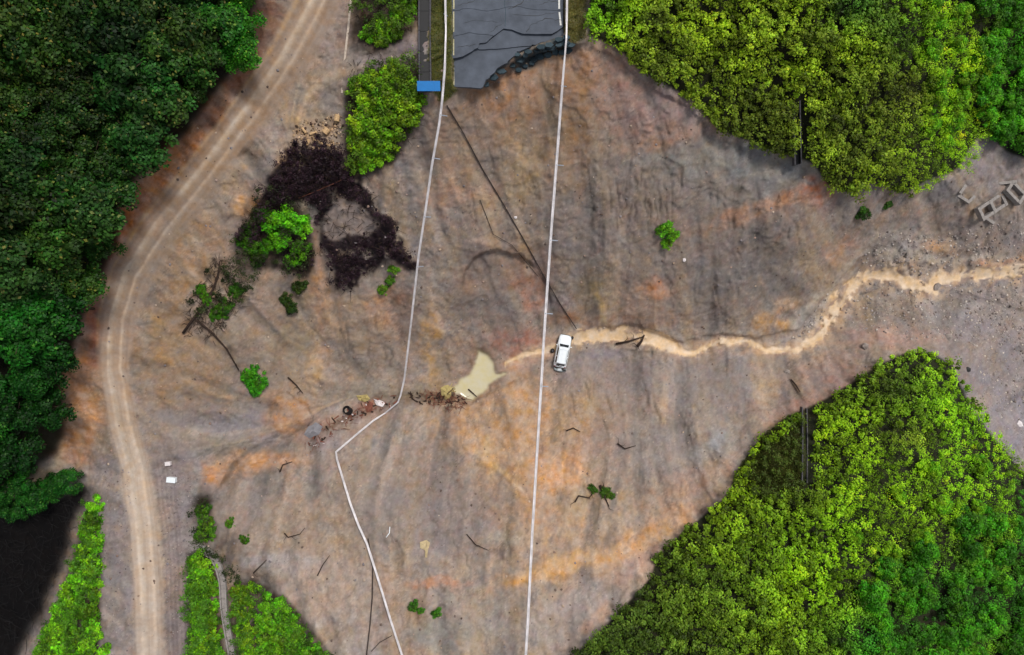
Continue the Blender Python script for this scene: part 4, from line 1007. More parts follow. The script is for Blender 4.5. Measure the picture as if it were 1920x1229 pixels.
# --- shrub helper with ordinals
ORD = ['first', 'second', 'third', 'fourth', 'fifth', 'sixth', 'seventh', 'eighth', 'ninth', 'tenth', 'eleventh', 'twelfth', 'thirteenth', 'fourteenth', 'fifteenth', 'sixteenth', 'seventeenth', 'eighteenth', 'nineteenth', 'twentieth']
def shrubs(lst, lab_f, group, tint=(1, 1, 1), tv=.25, big=1.2):
    lst = sorted(lst, key=lambda p: p[1])
    for i, (x, y, r) in enumerate(lst):
        z = hz(x, y); sc = big*r*(HCAM-z)/FPX/1.05; v = tr.uniform(1-tv, 1+tv)*(.55 if tr.random() < .18 else 1)
        plant('shrub', SH, SHt, x, y, 1.0, sc, (tint[0]*v*tr.uniform(.9, 1.1), tint[1]*v, tint[2]*v), lab_f(i), 'shrub', group, ('foliage', 'stem'), zs=tr.uniform(.8, 1.1), rnd=tr)
    
shrubs([(672, 165, 20), (700, 150, 22), (735, 130, 20), (758, 150, 20), (690, 190, 22), (725, 180, 26), (760, 190, 24), (675, 230, 22), (705, 235, 26), (745, 225, 24), (768, 215, 16), (672, 265, 20), (700, 270, 22), (728, 262, 20), (690, 300, 17), (665, 310, 12), (715, 292, 16)],
       lambda i: f'bright lime green shrub left of the blue sign, {ORD[i]} from the top of its thicket', 'shrubs of the lime green thicket left of the blue sign', (1.0, 1.02, .6))
shrubs([(700, 60, 18), (725, 50, 20), (750, 30, 20), (765, 8, 18), (715, 75, 14), (745, 62, 12), (770, -20, 22), (735, -15, 18)],
       lambda i: f'lime green shrub at the top border between kerb and channel, {ORD[i]} from the top', 'shrubs of the thicket at the top border', (.85, 1.0, .6))
shrubs([(510, 415, 20), (540, 405, 24), (565, 425, 18), (525, 445, 20), (560, 470, 18), (545, 490, 12), (500, 460, 14)],
       lambda i: f'vivid green shrub beside the black debris patch, {ORD[i]} from the top of the clump', 'shrubs in the vivid green clump beside the black debris', (.55, 1.0, .4))
shrubs([(487, 400, 14), (470, 430, 12), (480, 480, 15), (455, 450, 12), (440, 545, 14), (420, 575, 14), (470, 460, 14)],
       lambda i: f'dark green low shrub left of the black debris patch, {ORD[i]} from the top', 'dark shrubs left of the black debris', (.22, .35, .3))
shrubs([(375, 545, 11), (385, 560, 9), (400, 588, 10), (415, 590, 9)],
       lambda i: f'small green leafy tuft on the fallen tree by the road bend, {ORD[i]} from the top', 'green tufts on the fallen tree', (.5, .8, .4))
shrubs([(468, 705, 15), (482, 715, 15), (475, 728, 12)], lambda i: f'deep green shrub above the orange mound, {ORD[i]} of three from the top', 'shrubs above the orange mound', (.3, .75, .4))
shrubs([(1252, 430, 14), (1262, 443, 11), (1250, 458, 10)], lambda i: f'lone green shrub on the bare upper slope, {ORD[i]} of three from its top', 'shrubs of the lone clump on the bare upper slope', (.62, .85, .5))
shrubs([(738, 508, 9), (732, 525, 9), (718, 543, 9)], lambda i: f'small olive shrub right of the black debris near left guardrail, {ORD[i]} from top', 'olive shrubs below the black debris', (.5, .62, .6))
shrubs([(1623, 400, 11), (1618, 392, 7), (1665, 383, 8)], lambda i: f'small dark olive shrub below the upper right thicket, {ORD[i]} from top', 'dark olive shrubs below the upper right thicket', (.25, .35, .6))
shrubs([(775, 1140, 9), (820, 1152, 9), (788, 1147, 6)], lambda i: f'small green tuft on the lower slope between the two guardrails, {ORD[i]} from top', 'green tufts on the lower slope between the guardrails', (.3, .55, .6))
shrubs([(378, 960, 12), (385, 985, 14), (375, 1008, 12), (392, 1005, 10), (430, 982, 8), (457, 1012, 8)], lambda i: f'dark green shrub at the right edge of the gravel road shoulder, {ORD[i]} from top', 'dark shrubs by the gravel shoulder', (.35, .5, .4))
bank = [(178, 950, 12), (176, 975, 14), (165, 1000, 15), (180, 1020, 13), (160, 1035, 16), (145, 1060, 15), (172, 1065, 17), (150, 1095, 18), (128, 1110, 15), (175, 1110, 14), (135, 1140, 20), (110, 1155, 16), (165, 1150, 17), (120, 1185, 20), (95, 1200, 17), (150, 1195, 18), (175, 1190, 13), (90, 1230, 20), (125, 1230, 20), (165, 1230, 20)]
shrubs(bank, lambda i: f'bright green shrub on the bank between black hollow and dirt road, {ORD[i]} from the top', 'shrubs on the bank left of the lower dirt road', (.8, 1.1, .55), .3, 1.5)
shrubs([(100, 1270, 24), (150, 1275, 24), (70, 1290, 22), (180, 1265, 16)], lambda i: f'green shrub below the frame on the bank by the dirt road, {ORD[i]}', 'shrubs on the bank below the frame', (.75, 1.05, .55))
shrubs([(370, 1052, 15), (385, 1068, 16), (370, 1080, 14), (368, 1105, 16), (390, 1100, 15), (372, 1130, 16), (391, 1135, 14), (368, 1160, 15), (390, 1165, 15), (370, 1190, 16), (394, 1195, 15), (375, 1215, 16), (400, 1225, 15), (366, 1235, 14)],
       lambda i: f'bright green shrub between the gravel shoulder and the curved channel, {ORD[i]} from the top', 'shrubs between the gravel shoulder and the curved channel', (.8, 1.05, .5), .3, 1.28)
shrubs([(443, 1110, 12), (454, 1125, 15), (445, 1145, 13), (460, 1155, 15), (452, 1180, 13), (465, 1185, 14), (462, 1210, 14), (475, 1105, 10), (463, 1238, 13)],
       lambda i: f'lime green shrub along the right side of the curved channel, {ORD[i]} from the top', 'shrubs right of the curved channel', (.95, 1.05, .5))
shrubs([(505, 1135, 15), (525, 1145, 15), (500, 1165, 17), (530, 1170, 16), (545, 1165, 12), (495, 1195, 17), (525, 1200, 18), (552, 1195, 15), (480, 1225, 17), (515, 1230, 18), (550, 1225, 18), (580, 1225, 15), (600, 1235, 13)],
       lambda i: f'green shrub in the triangular thicket at the bottom border, {ORD[i]} from the top', 'shrubs of the triangular thicket at the bottom border', (.65, .95, .5), .3, 1.35)

# --- ground cover shrubs (uncountable): scattered clumps of leaves on the two slopes
def cover(name, label, poly, bounds, spacing, colf, seed, excl=None, fine=None):
    g = np.random.default_rng(seed); x0, x1, y0, y1 = bounds
    gx, gy = np.meshgrid(np.arange(x0, x1, spacing), np.arange(y0, y1, spacing)); gx = (gx+g.uniform(-.55, .55, gx.shape)*spacing).ravel(); gy = (gy+g.uniform(-.55, .55, gy.shape)*spacing).ravel()
    jx = gx+10*fbm(gx*.05, gy*.05, 3, seed); jy = gy+10*fbm(gx*.05+9, gy*.05, 3, seed+1)
    ok = inpoly(jx, jy, poly)
    if excl is not None:
        for e in excl: ok &= ~inpoly(gx, gy, e)
    gx, gy = gx[ok], gy[ok]; z = hzv(gx, gy); d = (HCAM-z)/FPX
    gap = fbm(gx*.022, gy*.022, 4, seed+5); keep = g.uniform(size=len(gx)) < np.clip(1.05+gap*.7, .5, 1)*(.75 if name == 'dead_foliage' else 1)
    gx, gy, z, d, gap = gx[keep], gy[keep], z[keep], d[keep], gap[keep]
    n = len(gx); base, fin = colf(gx, gy, g)
    rad = (.28+.5*g.uniform(0, 1, n)**1.8)*(1-.25*fin)*(1+.35*np.clip(gap, -1, 1)); hgt = .25+g.uniform(0, 1.0, n)+1.3*np.clip(gap+.3, 0, 1)
    nl = 54; ci = np.repeat(np.arange(n), nl); m = len(ci)
    dr = g.normal(size=(m, 3)); dr[:, 2] = np.abs(dr[:, 2])*1.2-.1; dr /= np.linalg.norm(dr, axis=1)[:, None]
    rr_ = rad[ci]*(1+.5*fin[ci]*g.uniform(0, 1, m))*g.uniform(.3, 1.35, m)
    cx = (gx-CX)*d; cy = -(gy-CY)*d
    Cn = np.stack([cx[ci]+dr[:, 0]*rr_, cy[ci]+dr[:, 1]*rr_, z[ci]+hgt[ci]+dr[:, 2]*rr_*.8-.15], 1)
    Nn = dr+np.array([0, 0, .5]); L = g.uniform(.08, .19, m)*(1-.35*fin[ci]); col = base[ci]*g.uniform(.66, 1.34, (m, 1))
    col[:, 0] *= g.uniform(.85, 1.15, m)
    V, Fq, c = leafset(Cn, Nn, L, np.clip(col, .002, .8), .45)
    me = npmesh(name, V, Fq, c); o = link(name, me, None, M['leaf']); tag(o, label, 'shrubs', kind='stuff'); return o
def sp(t): return np.clip(t, 0, 1)[:, None]
def wash(c, m, rgb): return c*(1-m)+lin(rgb)*m
def gbl(x, y, cx, cy, rx, ry, rot=0):
    a = math.radians(rot); ex = (x-cx)*math.cos(a)+(y-cy)*math.sin(a); ey = -(x-cx)*math.sin(a)+(y-cy)*math.cos(a); return np.exp(-((ex/rx)**2+(ey/ry)**2))
def col_ur(x, y, g):
    n = len(x); nz = fbm(x*.012, y*.012, 3, 7); c = np.ones((n, 3))*lin((112, 134, 34)); c = wash(c, sp(.5+nz*1.5), (146, 176, 32))
    c = wash(c, sp(gbl(x, y, 1120, 20, 60, 60)*1.2), (112, 165, 20)); bnd = gbl(x, y, 1760, 120, 70, 260, -8)
    c = wash(c, sp(bnd*1.3), (152, 206, 18)); c = wash(c, sp((x-1835)/40), (88, 176, 24)); c = wash(c, sp(gbl(x, y, 1910, 20, 50, 60)), (30, 84, 34)); c = wash(c, sp(gbl(x, y, 1590, 20, 60, 50)*.9), (70, 118, 38))
    c = wash(c, sp(gbl(x, y, 1680, 70, 60, 60)*.8), (66, 104, 26)); c = wash(c, sp(gbl(x, y, 1440, 230, 80, 50)*.8), (84, 96, 30)); c = wash(c, sp(gbl(x, y, 1700, 180, 50, 60)*.7), (100, 100, 34))
    cl = fbm(x*.045, y*.045, 2, 71); c = c*np.clip(1+1.1*cl, .4, 1.7)[:, None]; c = c*np.interp(x, [1300, 1700], [.95, 1.05])[:, None]; drk = g.uniform(size=n) < .24; c[drk] *= np.where(g.uniform(size=drk.sum()) < .6, .65, .4)[:, None]; br = g.uniform(size=n) < .16; c[br] *= 1.4
    return c, np.clip((x-1640)/100, 0, 1)
def col_lr(x, y, g):
    n = len(x); nz = fbm(x*.012, y*.012, 3, 9); c = np.ones((n, 3))*lin((108, 142, 28)); c = wash(c, sp(.5+nz*1.5), (142, 178, 24))
    c = wash(c, sp(gbl(x, y, 1680, 720, 90, 70)*.9), (92, 112, 40)); c = wash(c, sp((1480-x)/260-.2+(y-1000)/900), (84, 110, 34)); c = wash(c, sp(gbl(x, y, 1700, 900, 180, 140)*.9), (142, 192, 22))
    c = wash(c, sp(gbl(x, y, 1800, 850, 60, 150, -25)*1.2), (138, 200, 22)); c = wash(c, sp(gbl(x, y, 1560, 1060, 110, 90)*.9), (148, 200, 22)); c = wash(c, sp(gbl(x, y, 1800, 1130, 170, 110)*1.2), (64, 128, 28))
    c = wash(c, sp((x-1870)/50*(y > 900)), (40, 124, 34)); c = wash(c, sp(gbl(x, y, 1640, 1190, 80, 50)), (50, 128, 30)); c = wash(c, sp(gbl(x, y, 1700, 820, 70, 30)*.6), (104, 104, 40)); c = wash(c, sp(gbl(x, y, 1480, 900, 60, 50)*.9), (72, 90, 30))
    cl = fbm(x*.045, y*.045, 2, 71); c = c*np.clip(1+1.1*cl, .4, 1.7)[:, None]; c = c*np.interp(x, [1300, 1700], [.95, 1.05])[:, None]; drk = g.uniform(size=n) < .24; c[drk] *= np.where(g.uniform(size=drk.sum()) < .6, .65, .4)[:, None]; br = g.uniform(size=n) < .16; c[br] *= 1.4
    return c, np.clip((x-1540)/100, 0, 1)*np.clip((y-780)/60, 0, 1)
CHX = [[(1484, 185), (1506, 185), (1508, 320), (1486, 320)], [(1500, 755), (1520, 755), (1519, 915), (1500, 915)]]
cover('shrub_cover', 'dense bright green shrub cover over the upper right slope', VEG_UR, (1095, 2060, -130, 400), 10.5, col_ur, 31, [CHX[0]])
cover('shrub_cover', 'dense bright green shrub cover over the lower right hill', VEG_LR, (1020, 2060, 640, 1370), 10.5, col_lr, 47, [[(1400, 900), (1405, 870), (1440, 822), (1478, 792), (1500, 790), (1500, 905), (1440, 925)], CHX[1]])

def flat_col(rgb, lo=.6, hi=1.35):
    return lambda x, y, g: (np.ones((len(x), 3))*lin(rgb)*g.uniform(lo, hi, (len(x), 1))*np.array([1, 1, 1]), np.ones(len(x))*.8)
cover('undergrowth', 'ragged green undergrowth on the bank between black hollow and dirt road', [(170, 935), (190, 985), (188, 1090), (186, 1300), (40, 1310), (90, 1180), (135, 1090), (150, 1010)], (30, 200, 930, 1310), 11, flat_col((84, 134, 34), .35), 71)
cover('undergrowth', 'ragged green undergrowth left of the curved concrete channel', [(352, 1036), (384, 1040), (402, 1080), (404, 1140), (412, 1300), (350, 1300)], (345, 420, 1030, 1300), 11, flat_col((84, 134, 34), .35), 72)
cover('undergrowth', 'ragged green undergrowth right of the curved concrete channel', [(436, 1095), (470, 1085), (540, 1130), (600, 1190), (636, 1240), (600, 1310), (450, 1310), (434, 1180)], (430, 640, 1080, 1310), 12, flat_col((84, 130, 32), .3), 73)
cover('undergrowth', 'dark ragged undergrowth around the lime green thicket by the blue sign', [(652, 170), (690, 120), (785, 105), (792, 200), (770, 250), (740, 300), (690, 330), (652, 325)], (645, 800, 100, 335), 13, flat_col((86, 118, 30), .25), 74)
cover('undergrowth', 'dark ragged undergrowth around the thicket at the top border', [(664, 20), (700, -60), (785, -60), (780, 40), (740, 80), (690, 100)], (655, 790, -60, 105), 13, flat_col((80, 112, 30), .25), 75)
cover('undergrowth', 'dusky scrub around the vivid green clump and the fallen tree', [(505, 340), (480, 380), (450, 430), (440, 480), (405, 500), (390, 540), (352, 560), (380, 610), (420, 600), (470, 560), (500, 500), (570, 520), (590, 480), (560, 390)], (345, 600, 335, 615), 15, flat_col((52, 62, 30), .3), 76)
cover('undergrowth', 'dusky low scrub on the gravel edge above the curved channel', [(364, 935), (392, 940), (400, 1010), (440, 1050), (470, 1100), (430, 1080), (400, 1030), (366, 1015)], (360, 475, 930, 1105), 13, flat_col((56, 72, 32), .3), 77)
cover('dead_foliage', 'purple-brown dead foliage over the black debris patch', BLACK, (440, 790, 255, 555), 11, flat_col((46, 30, 38), .4, 1.6), 78, [[(604, 400), (634, 362), (668, 368), (700, 400), (742, 428), (724, 448), (668, 454), (640, 476), (614, 470), (600, 440)]])
# --- individually visible small trees on the right
rt = random.Random(77)
def rtrees(lst, lab, group, tint, tv=.25, sc=(.6, .95)):
    for (x, y) in lst:
        v = rt.uniform(1-tv, 1+tv); q_ = rt.uniform(*sc); plant('young_tree', BT, BTt, x, y, 3.2, q_, (tint[0]*v, tint[1]*v, tint[2]*v), place_label(x, y, (tint[0]*v, tint[1]*v, 0), 'young', '', q_*1.05), 'tree', group, rnd=rt)
rtrees(poisson([(1840, -100), (2050, -100), (2050, 300), (1940, 285), (1885, 262), (1850, 215)], 34, (1800, 2050, -100, 300), 900, 1), 'mid green young tree right of the lime green band in the upper right corner', 'young trees in the upper right corner', (.45, .85, .5), .35)
rtrees(poisson([(1735, -80), (1820, -80), (1820, 240), (1770, 300), (1745, 240)], 40, (1730, 1830, -80, 300), 500, 2), 'lime green young tree in the bright band of the upper right slope', 'lime green young trees of the upper right slope', (.9, 1.1, .5), .15, (.45, .7))
rtrees(poisson([(1640, 1080), (1760, 1010), (1860, 960), (2050, 950), (2050, 1340), (1620, 1340)], 40, (1600, 2050, 940, 1340), 900, 3), 'dark green feathery young tree in the lower right corner', 'young trees in the lower right corner', (.36, .74, .44), .4, (.6, .95))
rtrees(poisson([(1700, 880), (1830, 860), (1880, 930), (1760, 1000), (1640, 1060), (1580, 1000)], 60, (1560, 1900, 840, 1060), 500, 4), 'bright green young tree on the middle of the lower right hill', 'bright young trees on the lower right hill', (.9, 1.1, .5), .15, (.45, .7))

# --- grass
def grass(name, label, poly, bounds, n, cols, seed, hgt=(.12, .3)):
    g = np.random.default_rng(seed); x0, x1, y0, y1 = bounds; x = g.uniform(x0, x1, n); y = g.uniform(y0, y1, n)
    ok = inpoly(x+4*fbm(x*.1, y*.1, 2, 3), y+4*fbm(x*.1+5, y*.1, 2, 3), poly); x, y = x[ok], y[ok]; z = hzv(x, y); d = (HCAM-z)/FPX; n = len(x)
    a = g.uniform(0, 6.28, n); h = g.uniform(*hgt, n); l = g.uniform(.05, .2, n); w_ = g.uniform(.015, .035, n)
    B = np.stack([(x-CX)*d, -(y-CY)*d, z-.02], 1); T = B+np.stack([np.cos(a)*l, np.sin(a)*l, h], 1); s = np.stack([-np.sin(a)*w_, np.cos(a)*w_, 0*a], 1)
    V = np.stack([B-s, B+s, T], 1).reshape(-1, 3); pick = g.integers(0, len(cols), n); c = np.repeat(np.array([lin(q) for q in cols])[pick]*g.uniform(.7, 1.3, (n, 1)), 3, 0)
    me = npmesh(name, V, np.arange(3*n).reshape(n, 3), c); o = link(name, me, None, M['leaf']); tag(o, label, 'grass', kind='stuff')
grass('grass', 'short dark olive grass on the flat patch beside the lower channel', GRASSY, (1370, 1512, 765, 955), 34000, [(84, 92, 36), (60, 78, 26), (100, 96, 48)], 1, (.15, .5))
cover('low_shrub_cover', 'low dark olive undergrowth over the flat grass patch', GRASSY, (1372, 1512, 765, 955), 13, lambda x, y, g: (np.ones((len(x), 3))*lin((78, 96, 34))*g.uniform(.5, 1.4, (len(x), 1)), np.ones(len(x))), 61, [CHX[1]])
grass('grass', 'olive grass verge between channel and asphalt road', VERGE_L, (800, 860, -150, 200), 16000, [(92, 98, 36), (74, 88, 30), (118, 108, 52)], 2, (.08, .2))
grass('grass', 'narrow olive grass verge right of the asphalt road', VERGE_R, (1055, 1102, -150, 90), 9000, [(104, 100, 38), (84, 90, 34), (124, 108, 56)], 3, (.08, .2))

# ------------------------------------------------------------------ debris, stones, dark brush
def rock_proto(name, seed, mt):
    import bmesh
    bm = bmesh.new(); bmesh.ops.create_icosphere(bm, subdivisions=1, radius=1); g = random.Random(seed)
    for v in bm.verts: v.co *= g.uniform(.7, 1.15); v.co.z *= .65
    me = bpy.data.meshes.new(name); bm.to_mesh(me); bm.free(); me.materials.append(mt); return me
RK = [rock_proto('boulder', i, M['stone']) for i in range(4)]
def stones(name, label, n, fn, seed, rgbs, smin, smax):
    g = np.random.default_rng(seed); x, y = fn(g, n)
    if name == 'gravel': k_ = (dline(x, y, STR)[0] > 15) & (dline(x, y, STR2)[0] > 9); x, y = x[k_], y[k_]
    if name == 'debris_clods': k_ = ~inpoly(x, y, HOLE); x, y = x[k_], y[k_]
    z = hzv(x, y); d = (HCAM-z)/FPX; n = len(x)
    base = np.array([v.co[:] for v in RK[0].vertices]); fc = np.array([p.vertices[:] for p in RK[0].polygons])
    s = smin*(smax/smin)**(g.uniform(0, 1, n)**2.2); a = g.uniform(0, 6.28, n)
    bx = base[None, :, 0]*np.cos(a)[:, None]-base[None, :, 1]*np.sin(a)[:, None]; by = base[None, :, 0]*np.sin(a)[:, None]+base[None, :, 1]*np.cos(a)[:, None]
    jit = 1+g.normal(0, .15, bx.shape); V = np.stack([(x-CX)[:, None]*d[:, None]+bx*s[:, None]*jit, -(y-CY)[:, None]*d[:, None]+by*s[:, None]*jit, z[:, None]+base[None, :, 2]*s[:, None]*jit*1.0+-s[:, None]*.12], -1)
    k = len(base); Fc = (fc[None]+np.arange(n)[:, None, None]*k).reshape(-1, 3); cc = np.array([lin(q) for q in rgbs])[g.integers(0, len(rgbs), n)]*g.uniform(.7, 1.2, (n, 1))
    me = npmesh(name, V.reshape(-1, 3), Fc, np.repeat(cc, k, 0)); o = link(name, me, None, M['ground']); tag(o, label, 'stones', kind='stuff')
def pts_in(polys):
    def f(g, n):
        X = []; Y = []
        for poly, wt in polys:
            xs = [p[0] for p in poly]; ys = [p[1] for p in poly]; m = int(n*wt); x = g.uniform(min(xs), max(xs), m*2); y = g.uniform(min(ys), max(ys), m*2); ok = inpoly(x, y, poly); X.append(x[ok][:m]); Y.append(y[ok][:m])
        return np.concatenate(X), np.concatenate(Y)
    return f
stones('gravel', 'grey gravel and stones strewn along the right-hand stream bed', 3800, pts_in([([(1560, 600), (1640, 430), (1760, 440), (1960, 400), (1960, 640), (1700, 640)], .6), ([(1480, 640), (1560, 540), (1600, 560), (1540, 640)], .12), ([(1800, 560), (1960, 560), (1960, 900), (1850, 760)], .28)]), 1, [(158, 146, 140), (140, 130, 128), (182, 170, 158), (120, 108, 102)], .05, .24)
def everywhere(g, n):
    x = g.uniform(200, 1900, n); y = g.uniform(60, 1240, n)
    ok = ~(inpoly(x, y, FOREST) | inpoly(x, y, VEG_UR) | inpoly(x, y, VEG_LR) | inpoly(x, y, PIT) | inpoly(x, y, ROADP) | inpoly(x, y, POND)); ok &= dline(x, y, STR)[0] > 12
    return x[ok], y[ok]
stones('clods', 'small stones and clods of earth scattered over the bare landslide slopes', 4200, everywhere, 2, [(150, 126, 114), (120, 100, 90), (172, 150, 130), (132, 124, 126), (96, 80, 72)], .03, .2)
stones('road_gravel', 'loose gravel over the shoulder of the lower dirt road', 1500, pts_in([([(300, 860), (372, 900), (365, 1260), (315, 1260)], .7), ([(190, 880), (245, 880), (250, 1260), (190, 1260)], .3)]), 5, [(128, 116, 116), (104, 92, 94), (150, 138, 134)], .03, .12)
stones('rubble', 'pale broken wood and rubble in the heap between dirt road and black debris', 260, pts_in([([(545, 255), (560, 225), (600, 225), (640, 210), (645, 250), (630, 285), (580, 285)], 1)]), 6, [(170, 140, 104), (120, 98, 78), (70, 54, 46), (190, 160, 128)], .08, .26)
stones('debris_clods', 'black lumps of peat and rotten debris on the dark patch', 1300, pts_in([(BLACK, .9), (BLACK2, .1)]), 7, [(40, 26, 34), (30, 20, 26), (62, 44, 54), (36, 32, 30)], .05, .26)
def scraps(name, label, poly, n, seed, mt, smin, smax):
    g = random.Random(seed); mb = MB(); xs, ys = pts_in([(poly, 1)])(np.random.default_rng(seed), n)
    for x, y in zip(xs, ys):
        mb.box(G(x, y, g.uniform(.02, .15)), (g.uniform(smin, smax), g.uniform(smin*.4, smin*1.2), .04), g.uniform(0, 3), (g.uniform(-.4, .4), g.uniform(-.4, .4)))
    tag(mb.build(name, mt), label, 'debris', kind='stuff')
LINE = [(575, 838), (590, 800), (640, 778), (700, 742), (745, 742), (745, 760), (690, 780), (650, 796), (600, 838)]
LINE2 = [(760, 738), (850, 735), (885, 752), (860, 764), (780, 756)]
scraps('timber_scraps', 'reddish brown broken boards in the debris line west of the pond', LINE, 46, 1, M['rust'], .2, 1.1)
scraps('pale_scraps', 'pale grey and white scraps in the debris line west of the pond', LINE, 26, 2, M['sheet'], .12, .5)
scraps('dark_scraps', 'dark brown broken pieces in the debris line west of the pond', LINE, 46, 3, M['dead'], .2, .9)
scraps('wood_scraps', 'dark and reddish broken wood heaped left of the pond', LINE2, 60, 4, M['dead'], .2, .9)
scraps('straw_scraps', 'pale straw-coloured pieces heaped left of the pond', [(825, 725), (850, 720), (856, 745), (830, 748)], 16, 5, M['yellow'], .15, .6)
# named boulders / pale lumps
for (x, y, r, m_, lab) in [(1283, 488, .24, 'sheet', 'small white stone right below the lone green shrub'), (967, 408, .22, 'sheet', 'small white stone beside the diagonal cable on the upper slope'), (1757, 538, .55, 'stone', 'dark boulder in the bend of the stream near the right border'),
        (1778, 632, .6, 'stone', 'dark brown boulder on the gravel above the tip of the lower right hill'), (1912, 795, .45, 'sheet', 'whitish rock at the right border beside the lower hill'), (798, 1022, .01, 'pale', ''), (1623, 650, .5, 'stone', 'dark rock on the pink bank right of the stream bend'),
        (1476, 698, .4, 'stone', 'dark grey boulder below the stream in front of the crack'), (1815, 693, .35, 'black', 'small black rock at the right edge of the lower hill tip'), (1700, 488, .35, 'stone', 'grey boulder on the gravel bar above the stream')]:
    if r < .05: continue
    me = rock_proto('boulder', int(x), M[m_]); o = link('boulder', me); o.location = G(x, y, r*.15); o.scale = (r*1.2, r, r); o.rotation_euler = (0, 0, x); tag(o, lab, 'boulder')

# dead brush twigs
def twigs(name, label, polys, n, seed, mt, L=(.5, 1.6), rad=.025, lift=.25):
    g = random.Random(seed); mb = MB(); xs, ys = pts_in([(p, 1/len(polys)) for p in polys])(np.random.default_rng(seed), n)
    for x, y in zip(xs, ys):
        z = hz(x, y)+g.uniform(0.02, lift); b = W(x, y, z); a = g.uniform(0, 6.28); l = g.uniform(*L); k = g.uniform(-.3, .3)
        p1 = (b[0]+l*.5*math.cos(a), b[1]+l*.5*math.sin(a), b[2]+l*g.uniform(0, .25)); p2 = (p1[0]+l*.5*math.cos(a+k), p1[1]+l*.5*math.sin(a+k), b[2]+l*g.uniform(-.1, .3))
        mb.tube([b, p1, p2], [rad, rad*.8, rad*.3], 3)
    o = mb.build(name, mt); tag(o, label, 'twigs', kind='stuff')
twigs('dead_brush', 'tangled dead twigs on the black debris patch', [BLACK, [(440, 440), (500, 360), (540, 300), (600, 280), (650, 300), (640, 340), (560, 400), (470, 480)]], 900, 3, M['dead'], rad=.035)
twigs('hollow_brush', 'dark leafless twigs filling the black hollow at lower left', [[(-60, 950), (150, 930), (120, 1060), (60, 1180), (20, 1260), (-60, 1260)]], 500, 4, M['pitch'], (.6, 2.2), .025, .5)
twigs('root_tangle', 'tangled dead roots left of the road bend and around the fallen tree', [[(360, 560), (400, 480), (450, 500), (460, 570), (400, 640), (350, 630)]], 260, 5, M['dead'], (.4, 1.4), .035)
twigs('drift_wood', 'tangled driftwood and roots along the gully west of the pond', [[(780, 735), (850, 735), (885, 752), (860, 770), (800, 760)], [(570, 830), (640, 780), (720, 745), (725, 765), (650, 800), (580, 850)]], 240, 6, M['rust'], (.3, 1.2), .04)
twigs('shrub_roots', 'dark stems and litter around the lime green thicket and top shrubs', [[(655, 100), (790, 100), (790, 240), (720, 330), (650, 330)], [(660, 0), (780, -40), (780, 60), (690, 90)]], 500, 8, M['dead'], (.4, 1.2), .03)
def branch(label, pts, rads, mt, twig=6, seed=0, name='fallen_branch', lift=.25):
    P = [G(x, y, lift) for x, y in pts]; t = empty(name, P[0]); tag(t, label, 'branch'); g = random.Random(seed); o0 = P[0]; Q = [tuple(p[k]-o0[k] for k in range(3)) for p in P]
    MB().tube(Q, rads, 7).build('stem', mt, t, smooth=True)
    rads = [q*.8 for q in rads]
    for k in range((twig+1)//2):
        i = g.randrange(len(Q)-1); f = g.random(); b = [Q[i][j]*(1-f)+Q[i+1][j]*f for j in range(3)]; a = g.uniform(0, 6.28); l = g.uniform(.4, 1.1)
        MB().tube([b, (b[0]+l*.6*math.cos(a), b[1]+l*.6*math.sin(a), b[2]+.15), (b[0]+l*math.cos(a+.4), b[1]+l*math.sin(a+.4), b[2]+.1)], [rads[0]*.45, rads[0]*.3, rads[0]*.1], 5).build('twig', mt, t)
branch('dark fallen tree trunk pointing from the road bend up to the black debris', [(343, 625), (365, 595), (392, 560), (408, 520), (412, 490)], [.16, .15, .13, .1, .05], M['dead'], 10, 1)
branch('dark fallen pole running down right from the fallen tree', [(368, 600), (398, 625), (425, 655), (448, 695)], [.14, .12, .1, .07], M['dead'], 4, 2)
branch('dark brown branch lying across the stream right of the white car', [(1155, 645), (1180, 640), (1205, 632)], [.16, .13, .06], M['dead'], 8, 3, lift=.35)
branch('short stubby dark log in the stream beside the larger branch', [(1195, 650), (1203, 640), (1208, 628)], [.2, .16, .1], M['dead'], 3, 4, lift=.35)
branch('dead root crown spread on the lower slope right of the long guardrail', [(1125, 910), (1132, 928), (1142, 950)], [.16, .12, .05], M['dead'], 12, 5)
branch('thin dead branch left of the root crown on the lower slope', [(1078, 942), (1085, 930), (1105, 934), (1118, 915)], [.1, .09, .07, .04], M['dead'], 6, 6)
branch('small dark root on the slope above the root crown', [(1062, 808), (1075, 803), (1088, 810)], [.1, .08, .04], M['dead'], 5, 7)
branch('short dark root right of centre on the lower slope', [(1158, 832), (1172, 842), (1192, 836)], [.1, .09, .04], M['dead'], 5, 8)
branch('dark stick poking out of the murky pond', [(878, 730), (887, 738), (894, 744)], [.09, .08, .04], M['dead'], 0, 9, lift=.15)
branch('dark stick standing at the left edge of the pond', [(830, 745), (842, 736), (850, 728)], [.1, .08, .04], M['dead'], 3, 10)
branch('black branch reaching from the debris patch to the left guardrail', [(745, 465), (760, 482), (778, 503)], [.2, .15, .06], M['dead'], 4, 11)
branch('dark roots above the orange mound', [(540, 708), (555, 722), (568, 738)], [.1, .08, .04], M['dead'], 6, 12)
branch('dark curved root on the lower left slope', [(533, 1000), (540, 1008), (562, 1002), (572, 990)], [.08, .07, .05, .03], M['dead'], 4, 13)
branch('thin dark stick lying on the lower left slope', [(595, 1080), (605, 1060), (618, 1042)], [.07, .06, .03], M['dead'], 0, 14)
branch('dark stick and roots beside the curved channel head', [(475, 1075), (490, 1060), (500, 1050)], [.08, .06, .03], M['dead'], 4, 15)
branch('dark branch at the end of the orange strip left of the bent guardrail', [(525, 885), (530, 872), (548, 866)], [.09, .08, .04], M['dead'], 5, 16)
